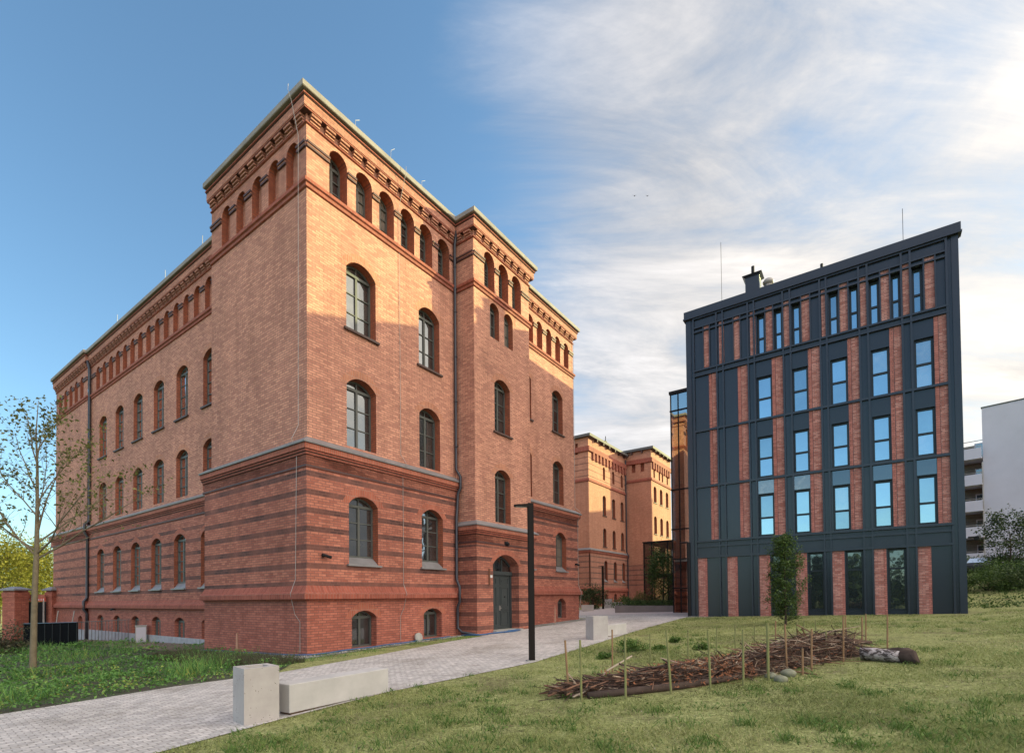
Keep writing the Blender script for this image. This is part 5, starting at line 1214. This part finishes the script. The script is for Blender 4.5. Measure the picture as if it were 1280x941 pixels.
bk = leaf_mesh('bank_undergrowth', np.stack([cx_, cy_, cz_ + rng.random(len(cx_)) * hh], 1), rng.uniform(.04, .10, len(cx_)), L_GREEN); tag(bk, kind='stuff')
# parked car, mostly behind the hedge
cp_ = at(1228, 720, 50.5); cp_.z = zg(cp_.x, cp_.y); CAR = empty('parked_car', cp_, math.radians(215)); tag(CAR, 'dark silver hatchback parked by the balconies behind the hedge', 'car')
sec = [(-2.0, .55, .62, .72), (-1.95, .3, .85, .80), (-1.2, .25, .95, .84), (-.9, .25, .98, .86), (1.2, .25, .98, .86), (1.9, .28, .9, .82), (2.0, .5, .75, .74)]
mb = MB(); r_ = []
for x, zb_, zt_, w in sec: r_ += [(x, -w, zb_), (x, -w, (zb_ + zt_) / 2 + .1), (x, -w * .93, zt_), (x, w * .93, zt_), (x, w, (zb_ + zt_) / 2 + .1), (x, w, zb_)]
mb.add(r_, [(i * 6 + j, i * 6 + (j + 1) % 6, (i + 1) * 6 + (j + 1) % 6, (i + 1) * 6 + j) for i in range(6) for j in range(6)] + [(0, 1, 2, 3, 4, 5), (41, 40, 39, 38, 37, 36)])
rf = [(-1.0, .8, .96), (-.35, .66, 1.42), (1.2, .66, 1.45), (1.85, .76, 1.0)]
mb.add([(x, s * w, z) for x, w, z in rf[1:3] for s in (-1, 1)], [(0, 1, 3, 2)])
cbody = mb.build('body', plain('dark silver car paint', (.045, .048, .052), .4, .2, .05), CAR, smooth=False)
mb = MB(); v = [(x, s * w, z) for x, w, z in rf for s in (-1, 1)]; mb.add(v, [(0, 1, 3, 2), (4, 5, 7, 6), (0, 2, 4, 6), (1, 7, 5, 3)]); mb.build('car_window', M_PANE, CAR)
for x in (-1.25, 1.25):
    for s in (-.84, .84):
        mb = MB(); mb.tube([(x, s - .09, .32), (x, s + .09, .32)], .32, 18); w_ = mb.build('wheel', M_BLACK, CAR); mb = MB(); mb.tube([(x, s - .10, .32), (x, s + .10, .32)], .19, 12); mb.build('rim', M_WIRE, w_)
for s in (-.6, .6): mb = MB(); mb.box(-2.02, -1.9, s - .16, s + .16, .62, .76); mb.build('headlight', M_CONC, CAR)

# ------------------------------------------------------------------ fence, gate pillars, cabinet at the left
def wbox(name, px0, px1, yt, Yd, depth, m, label, cat, zb=None, extra=None, group=None):
    a, b = at(px0, yt, Yd), at(px1, yt, Yd); w = (b - a).length; zt_ = a.z; g = zg(a.x, a.y) if zb is None else zb
    return a, w, zt_, g
for (x0, x1, yt, Yd, lab) in ((3, 21, 738, 37, 'wide red brick gate pillar with grey cap at the left edge'), (57, 66, 738, 38.5, 'narrow red brick gate pillar with grey cap near the building corner')):
    a = at(x0, yt, Yd); b = at(x1, yt, Yd); w = (b - a).length; g = zg(a.x, a.y); e = empty('gate_pillar', (a.x, a.y, g), math.radians(-8)); tag(e, lab, 'pillar', 'brick gate pillars')
    h = a.z - g; mb = MB(); mb.box(0, w, 0, w * .9, -.4, h - .5); mb.box(-.04, w + .04, -.04, w * .9 + .04, h - .5, h - .12); mb.box(.02, w - .02, .02, w * .9 - .02, h - .12, h); mb.build('shaft', [M_REDP], e)
    mb = MB(); q = .16; mb.add([(-q, -q, h), (w + q, -q, h), (w + q, w * .9 + q, h), (-q, w * .9 + q, h), (-q, -q, h + .10), (w + q, -q, h + .10), (w + q, w * .9 + q, h + .10), (-q, w * .9 + q, h + .10), (w * .35, w * .3, h + .3), (w * .65, w * .3, h + .3), (w * .65, w * .6, h + .3), (w * .35, w * .6, h + .3)],
                              [(0, 1, 5, 4), (1, 2, 6, 5), (2, 3, 7, 6), (3, 0, 4, 7), (4, 5, 9, 8), (5, 6, 10, 9), (6, 7, 11, 10), (7, 4, 8, 11), (8, 9, 10, 11), (3, 2, 1, 0)]); mb.build('cap', M_ZINC, e)
a = at(31.5, 752, 38.2); b = at(57, 752, 38.2); g = zg(a.x, a.y); e = empty('metal_gate', (a.x, a.y, g)); tag(e, 'black metal gate with a red and white bar between the brick pillars', 'gate')
w = b.x - a.x; h = a.z - g; mb = MB(); mb.box(0, w, 0, .06, .1, h); mb.build('leaf_panel', M_BLACK, e)
mb = MB(); mb.box(w - .16, w - .06, -.06, 0, .0, h + .1); mb.build('gate_post', M_WIRE, e)
mb = MB(); mb.box(0, w, -.05, .05, h + .02, h + .28, 0)
for i in range(9): mb.box(i * w / 9 + .02, i * w / 9 + w / 18, -.055, .055, h + .10, h + .24, 1)
mb.box(0, w, -.03, .03, h + .28, h + .55, 2); mb.build('barrier_bar', [plain('red barrier paint', (.40, .07, .05), .5), plain('white barrier paint', (.55, .5, .5), .5), M_REDP], e)
# black sheet fence running out towards the camera
fa, fb_ = gnd(30, 806), gnd(96.5, 807.5)
fa.z, fb_.z = zg(fa.x, fa.y), zg(fb_.x, fb_.y); d = fb_ - fa; e = empty('sheet_fence', fa, math.atan2(d.y, d.x)); tag(e, 'low black sheet metal fence behind the young tree', 'fence')
L = math.hypot(d.x, d.y); mb = MB(); H_ = 1.32
def zfe(x): return d.z * x / L
mb.add([(0, 0, .03), (L, 0, d.z + .03), (L, 0, d.z + H_), (0, 0, H_), (0, .03, .03), (L, .03, d.z + .03), (L, .03, d.z + H_), (0, .03, H_)], [(0, 1, 2, 3), (7, 6, 5, 4), (3, 2, 6, 7), (1, 5, 6, 2), (0, 4, 5, 1), (0, 3, 7, 4)])
mb.build('panel', plain('matt black sheet', (.006, .006, .007), .95, 0, .2, 1, .03), e)
for i in range(8):
    x = L * i / 7; mb = MB(); mb.box(x - .025, x + .025, -.03, .0, zfe(x) - .2, zfe(x) + H_ + .02); mb.build('post', M_BLACK, e)
mb = MB(); mb.tube([(0, -.01, H_ + .02), (L, -.01, d.z + H_ + .02)], .025, 6); mb.build('top_rail', M_METAL2, e)
# light railing continuing to the cabinet
ra, rb = gnd(97.5, 806), gnd(188, 800); d = rb - ra; ra.z = zg(ra.x, ra.y); e = empty('metal_railing', ra, math.atan2(d.y, d.x)); tag(e, 'thin upright bar railing in front of the long brick wing', 'railing')
L = math.hypot(d.x, d.y); dz_ = zg(rb.x, rb.y) - ra.z; mb = MB(); nb = 22
for i in range(nb + 1): x = L * i / nb; mb.box(x - .012, x + .012, -.012, .012, dz_ * x / L - .1, dz_ * x / L + 1.35)
mb.tube([(0, 0, .12), (L, 0, dz_ + .12)], .018, 5); mb.tube([(0, 0, 1.32), (L, 0, dz_ + 1.32)], .02, 5); mb.build('bars', plain('grey railing paint', (.10, .095, .095), .5), e)
g = gnd(176, 803.5); e = empty('utility_cabinet', g, ROT - .3); tag(e, 'small grey utility cabinet standing at the end of the bar railing', 'cabinet')
mb = MB(); mb.box(-.25, .25, -.18, .18, -.1, .95); mb.build('body', M_CONC, e); mb = MB(); mb.box(-.27, .27, -.2, .2, .95, 1.0); mb.build('lid', M_CONC, e); mb = MB(); mb.box(-.22, .22, -.19, -.18, .05, .9); mb.build('door_panel', M_WHITE, e)
for x0, x1, lab in ((66, 73, 'white slanted pole behind the black fence, nearer the brick pillar'), (86, 93, 'white slanted pole behind the black fence, nearer the building downpipe')):
    a, b = at(x0, 782, 33), at(x1, 763, 33); a.z = zg(a.x, a.y); mb = MB(); mb.tube([Vector((0, 0, 0)), b - a], .03, 6); o = mb.build('slanted_pole', M_WIRE, loc=a); tag(o, lab, 'pole', 'slanted poles by the fence')
bush(4, 800, 25, (1.0, .9, .75), 2200, L_TUFT, 'brownish round shrub at the left picture edge', size=.06)
for px, py, lab in ((793, 245, 'tiny dark bird in the sky, left of a pair'), (809, 245, 'tiny dark bird in the sky, right of a pair')):
    p = at(px, py, 60); mb = MB(); mb.tube([(-.12, 0, 0), (0, 0, .01), (.12, 0, 0)], [.008, .03, .008], 6)
    mb.add([(-.03, 0, .01), (.05, 0, .01), (-.02, .22, .09), (-.12, .42, .03)], [(0, 1, 2, 3)]); mb.add([(-.03, 0, .01), (.05, 0, .01), (-.02, -.22, .09), (-.12, -.42, .03)], [(0, 3, 2, 1)])
    o = mb.build('bird', M_BLACK, loc=p); o.rotation_euler = (.3, .2, 1.2); tag(o, lab, 'bird', 'birds')

# ------------------------------------------------------------------ ground cover
def inside(poly, x, y):
    r = np.zeros(len(x), bool); n = len(poly); j = n - 1
    for i in range(n):
        xi, yi = poly[i]; xj, yj = poly[j]
        c = ((yi > y) != (yj > y)) & (x < (xj - xi) * (y - yi) / (yj - yi + 1e-12) + xi); r ^= c; j = i
    return r
def vnoise(x, y, s, seed):
    q = np.random.default_rng(seed); f = q.normal(size=(9, 2)) * s; ph = q.uniform(0, 6.28, 9)
    return sum(np.sin(x * f[i, 0] + y * f[i, 1] + ph[i]) for i in range(9)) / 4.0
def blades(name, x, y, h, w, m, lean=.5, rv=None):
    n = len(x); z = GC + GA * x + GB * y; a = rng.uniform(0, 6.283, n); t = np.stack([np.cos(a), np.sin(a), np.zeros(n)], 1)
    b = np.stack([x, y, z - .005], 1); ln = rng.normal(size=(n, 2)) * lean * h[:, None]
    tip = b + np.stack([ln[:, 0], ln[:, 1], h], 1)
    V = np.stack([b - t * w[:, None], b + t * w[:, None], tip], 1).reshape(-1, 3)
    o = np_mesh(name, V, 3, m, None, np.repeat(rng.random(n) if rv is None else rv, 3)); tag(o, kind='stuff'); return o
lawn_poly = PATH_R[1:] + [(10.6, 29.1), (20.6, 22.4), (23.5, 24.5), (26, 20), (14, 4.5), (2, 2.5)]
def scatter(poly, n, power, ymin, ymax, seed):
    """points thinning out with distance from the camera"""
    q = np.random.default_rng(seed); yy = ymin * (ymax / ymin) ** (q.random(n) ** power); xx = q.uniform(-1.12, 1.12, n) * yy
    k_ = inside(poly, xx, yy); return xx[k_], yy[k_]
x, y = scatter(lawn_poly, 560000, .95, 4.2, 30, 1)
pt = vnoise(x, y, 1.0, 3) + .6 * vnoise(x, y, 3.5, 5)
kp = rng.random(len(x)) < np.clip(.55 + .5 * pt, .03, 1); x, y, pt = x[kp], y[kp], pt[kp]
ds = np.hypot(x, y); hh = rng.uniform(.012, .044, len(x)) * (1 + .25 * np.clip(pt, -1, 1.5)) * (1 + ds * .02)
blades('lawn_grass', x, y, hh, rng.uniform(.004, .009, len(x)) * (.6 + ds * .07), L_GRASS, .9, np.clip(.5 + .25 * vnoise(x, y, .7, 8) + rng.normal(size=len(x)) * .17, 0, 1))
# weeds in tufts
wx, wy, wh, ww = [], [], [], []; lx, ly, lz, ls = [], [], [], []
cx, cy = scatter(lawn_poly, 900, 1.0, 4.6, 28, 4)
sel = np.argsort(-vnoise(cx, cy, .5, 12) + rng.normal(size=len(cx)) * .9)[:260]; cx, cy = cx[sel], cy[sel]
hand = [(1255, 905), (1230, 880), (1165, 925), (1080, 930), (1010, 905), (990, 865), (1140, 890), (1090, 870), (945, 862), (820, 860), (560, 905), (520, 915), (700, 905), (620, 890), (1195, 845), (1180, 830), (1270, 875), (880, 930), (760, 935), (340, 930), (420, 905), (300, 940), (1060, 860), (985, 925), (860, 905), (930, 905), (480, 930)]
for px, py in hand: p = gnd(px, py); cx = np.append(cx, p.x); cy = np.append(cy, p.y)
for i, (a, b) in enumerate(zip(cx, cy)):
    big = i >= 260; s = rng.uniform(.06, .16) * (1.25 if big else 1); n = int(rng.integers(25, 60) * (1.5 if big else 1))
    wx += list(a + rng.normal(size=n) * s); wy += list(b + rng.normal(size=n) * s); wh += list(rng.uniform(.04, .12, n) * (1.2 if big else 1)); ww += list(rng.uniform(.004, .009, n))
    m_ = 26 if big else 12
    lx += list(a + rng.normal(size=m_) * s); ly += list(b + rng.normal(size=m_) * s); lz += list(rng.uniform(.01, .09, m_)); ls += list(rng.uniform(.012, .03, m_))
blades('weed_tufts', np.array(wx), np.array(wy), np.array(wh), np.array(ww), L_WEED, .55)
lx, ly = np.array(lx), np.array(ly)
tag(leaf_mesh('weed_leaves', np.stack([lx, ly, GC + GA * lx + GB * ly + np.array(lz)], 1), np.array(ls), L_WEED, up=.8), kind='stuff')
# taller leafy weeds one can point at, on the far side of the heap
for px, py, r, lab in ((791, 814, .38, 'bushy bright green weed growing between the pile and the grey bin'), (757, 823, .17, 'small green weed on the lawn left of the bushy one'), (845, 803, .18, 'small green weed beyond the pile, halfway to the modern block'), (876, 812, .2, 'leafy weed right behind the brush pile centre'), (825, 812, .14, 'low weed between the two green stakes behind the heap')):
    g = gnd(px, py); e = empty('weed_plant', g); tag(e, lab, 'weed', 'leafy weeds on the lawn'); n = int(900 * r / .3)
    mb = MB()
    for i in range(7): a_ = i * .9; mb.tube([(0, 0, -.02), (math.cos(a_) * r * .5, math.sin(a_) * r * .5, r * .9)], [.008, .004], 4)
    mb.build('stem', M_BARK, e); leaf_mesh('foliage', blob((0, 0, r * .42), (r, r * .8, r * .5), n, 9, .32), rng.uniform(.018, .04, n), L_WEED, e)
# flower bed: low leafy mass, yellow flowers, brown tufts
bedp = bed_poly
def bedpts(n, ymax, seed): return scatter(bedp, n, 1.0, 5.5, ymax, seed)
x, y = bedpts(120000, 34, 21)
f = vnoise(x, y, .9, 31); kp = rng.random(len(x)) < np.clip(.55 + .5 * f, .06, 1); x, y, f = x[kp], y[kp], f[kp]
near = np.clip((15 - y) / 6, 0, 1); hgt = (.10 + .34 * np.clip(f, 0, 1.2)) * (.7 + .7 * near)
ds = np.hypot(x, y)
tag(leaf_mesh('bed_groundcover', np.stack([x, y, GC + GA * x + GB * y + hgt * rng.random(len(x)) ** .7], 1), rng.uniform(.026, .058, len(x)) * (.5 + ds * .030), L_BRIGHT, rnd=np.clip(.5 + .3 * vnoise(x, y, 1.3, 41) + rng.normal(size=len(x)) * .15, 0, 1), up=.6), kind='stuff')
x, y = bedpts(90000, 30, 22); f = vnoise(x, y, 1.4, 33); kp = (f > .45); x, y = x[kp], y[kp]
blades('bed_tall_grass', x, y, rng.uniform(.15, .50, len(x)), rng.uniform(.006, .014, len(x)), L_BRIGHT, .45)
x, y = bedpts(26000, 14, 23); f = vnoise(x, y, 1.1, 35); kp = f > .75; x, y = x[kp], y[kp]
tag(leaf_mesh('bed_yellow_flowers', np.stack([x, y, GC + GA * x + GB * y + rng.uniform(.15, .42, len(x))], 1), rng.uniform(.012, .026, len(x)), L_FLOWER, up=1.5), kind='stuff')
def near_wall(n, u0, u1, v0, v1, F, seed):
    q = np.random.default_rng(seed); u = q.uniform(u0, u1, n); v = q.uniform(v0, v1, n); P = np.array([F.P(a, b, 0) for a, b in zip(u, v)])
    return P0.x + RX.x * P[:, 0] + RY.x * P[:, 1], P0.y + RX.y * P[:, 0] + RY.y * P[:, 1]
x, y = near_wall(16000, -1.6, 6.8, .9, 2.6, FL, 51); f = np.sin((x * RX.x + y * RX.y) * 9) + np.sin((x * RY.x + y * RY.y) * 9); kp = f > -.4
blades('bed_brown_tufts', x[kp], y[kp], rng.uniform(.14, .34, kp.sum()), rng.uniform(.004, .009, kp.sum()), L_TUFT, .35)
x, y = near_wall(1500, 0, 7.4, .2, .75, FR, 52); f = vnoise(x, y, 2.5, 53); kp = f > .15
blades('wall_foot_weeds', x[kp], y[kp], rng.uniform(.04, .16, kp.sum()), rng.uniform(.004, .008, kp.sum()), L_WEED, .5)
x, y = near_wall(2600, -2.2, 7.3, .7, 1.75, FR, 54); kp = vnoise(x, y, 1.5, 55) > -.3
blades('path_edge_grass', x[kp], y[kp], rng.uniform(.03, .12, kp.sum()), rng.uniform(.004, .008, kp.sum()), L_BRIGHT, .5)
q = np.random.default_rng(91); cxs, cys = bedpts(700, 15, 92); n_ = 26; ii = np.repeat(np.arange(len(cxs)), n_); rr_ = q.uniform(.06, .17, len(cxs))[ii]
bx_, by_ = cxs[ii] + q.normal(size=len(ii)) * rr_, cys[ii] + q.normal(size=len(ii)) * rr_; kp = inside(bedp, bx_, by_); bx_, by_, hh_, kk = bx_[kp], by_[kp], (q.uniform(.12, .38, len(cxs))[ii] * q.random(len(ii)) ** .6)[kp], q.random(len(cxs))[ii][kp]
tag(leaf_mesh('bed_leafy_clumps', np.stack([bx_, by_, GC + GA * bx_ + GB * by_ + hh_], 1), q.uniform(.022, .05, len(bx_)), L_BRIGHT, rnd=np.clip(kk * .8 + .15 + q.normal(size=len(kk)) * .08, 0, 1), up=1.0), kind='stuff')
# loose pebbles along the wall foot
x, y = near_wall(900, -.6, 7.5, .08, .6, FR, 56); x2, y2 = near_wall(700, -.6, 7.4, .08, .6, FL, 57); x, y = np.append(x, x2), np.append(y, y2)
tag(leaf_mesh('pebbles', np.stack([x, y, GC + GA * x + GB * y + .03], 1), rng.uniform(.015, .04, len(x)), plain('pale pebbles', (.38, .36, .33), .9, 0, .3, 9), up=2.0, aspect=.9), kind='stuff')

# unseen wood added behind the camera to darken reflections in the new block's windows
n = 14000; q = np.random.default_rng(77); cc = np.stack([q.uniform(-48, 10, 46), q.uniform(-40, -28, 46), q.uniform(1.5, 6.5, 46)], 1); i = q.integers(0, 46, n)
fw = leaf_mesh('unseen_wood', cc[i] + q.normal(size=(n, 3)) * np.array([1.7, 1.7, 1.3]), rng.uniform(.25, .55, n), L_DARK); tag(fw, kind='stuff')

# unseen block added behind the modern one to shade the far brick building
V = empty('apartment_block', (52, 66, 1.8)); tag(V, 'plain grey block added unseen behind the modern block to shade the far building', 'building')
mb = MB(); mb.box(0, 6, 0, 11, 0, 22.5); mb.build('wall', M_CONC, V)
mb = MB(); mb.box(-.1, 6.1, -.1, 11.1, 22.5, 22.8); mb.build('roof', M_ROOF, V)
for i in range(6):
    for j in range(3):
        m = MB(); m.box(-.03, .02, 1.2 + j * 3.4, 2.6 + j * 3.4, 2 + i * 3.3, 3.6 + i * 3.3); m.build('window', M_PANE, V)

# fallen leaves, straw and crumbs of soil on the lawn
x, y = scatter(lawn_poly, 5200, 1.0, 4.4, 24, 61)
tag(leaf_mesh('lawn_litter', np.stack([x, y, GC + GA * x + GB * y + rng.uniform(.012, .03, len(x))], 1), rng.uniform(.006, .02, len(x)) * (.7 + np.hypot(x, y) * .03), leaf('dry litter', [(0, (.05, .035, .022)), (.5, (.15, .10, .05)), (.8, (.30, .24, .12)), (1, (.42, .38, .28))], .2), up=1.6), kind='stuff')
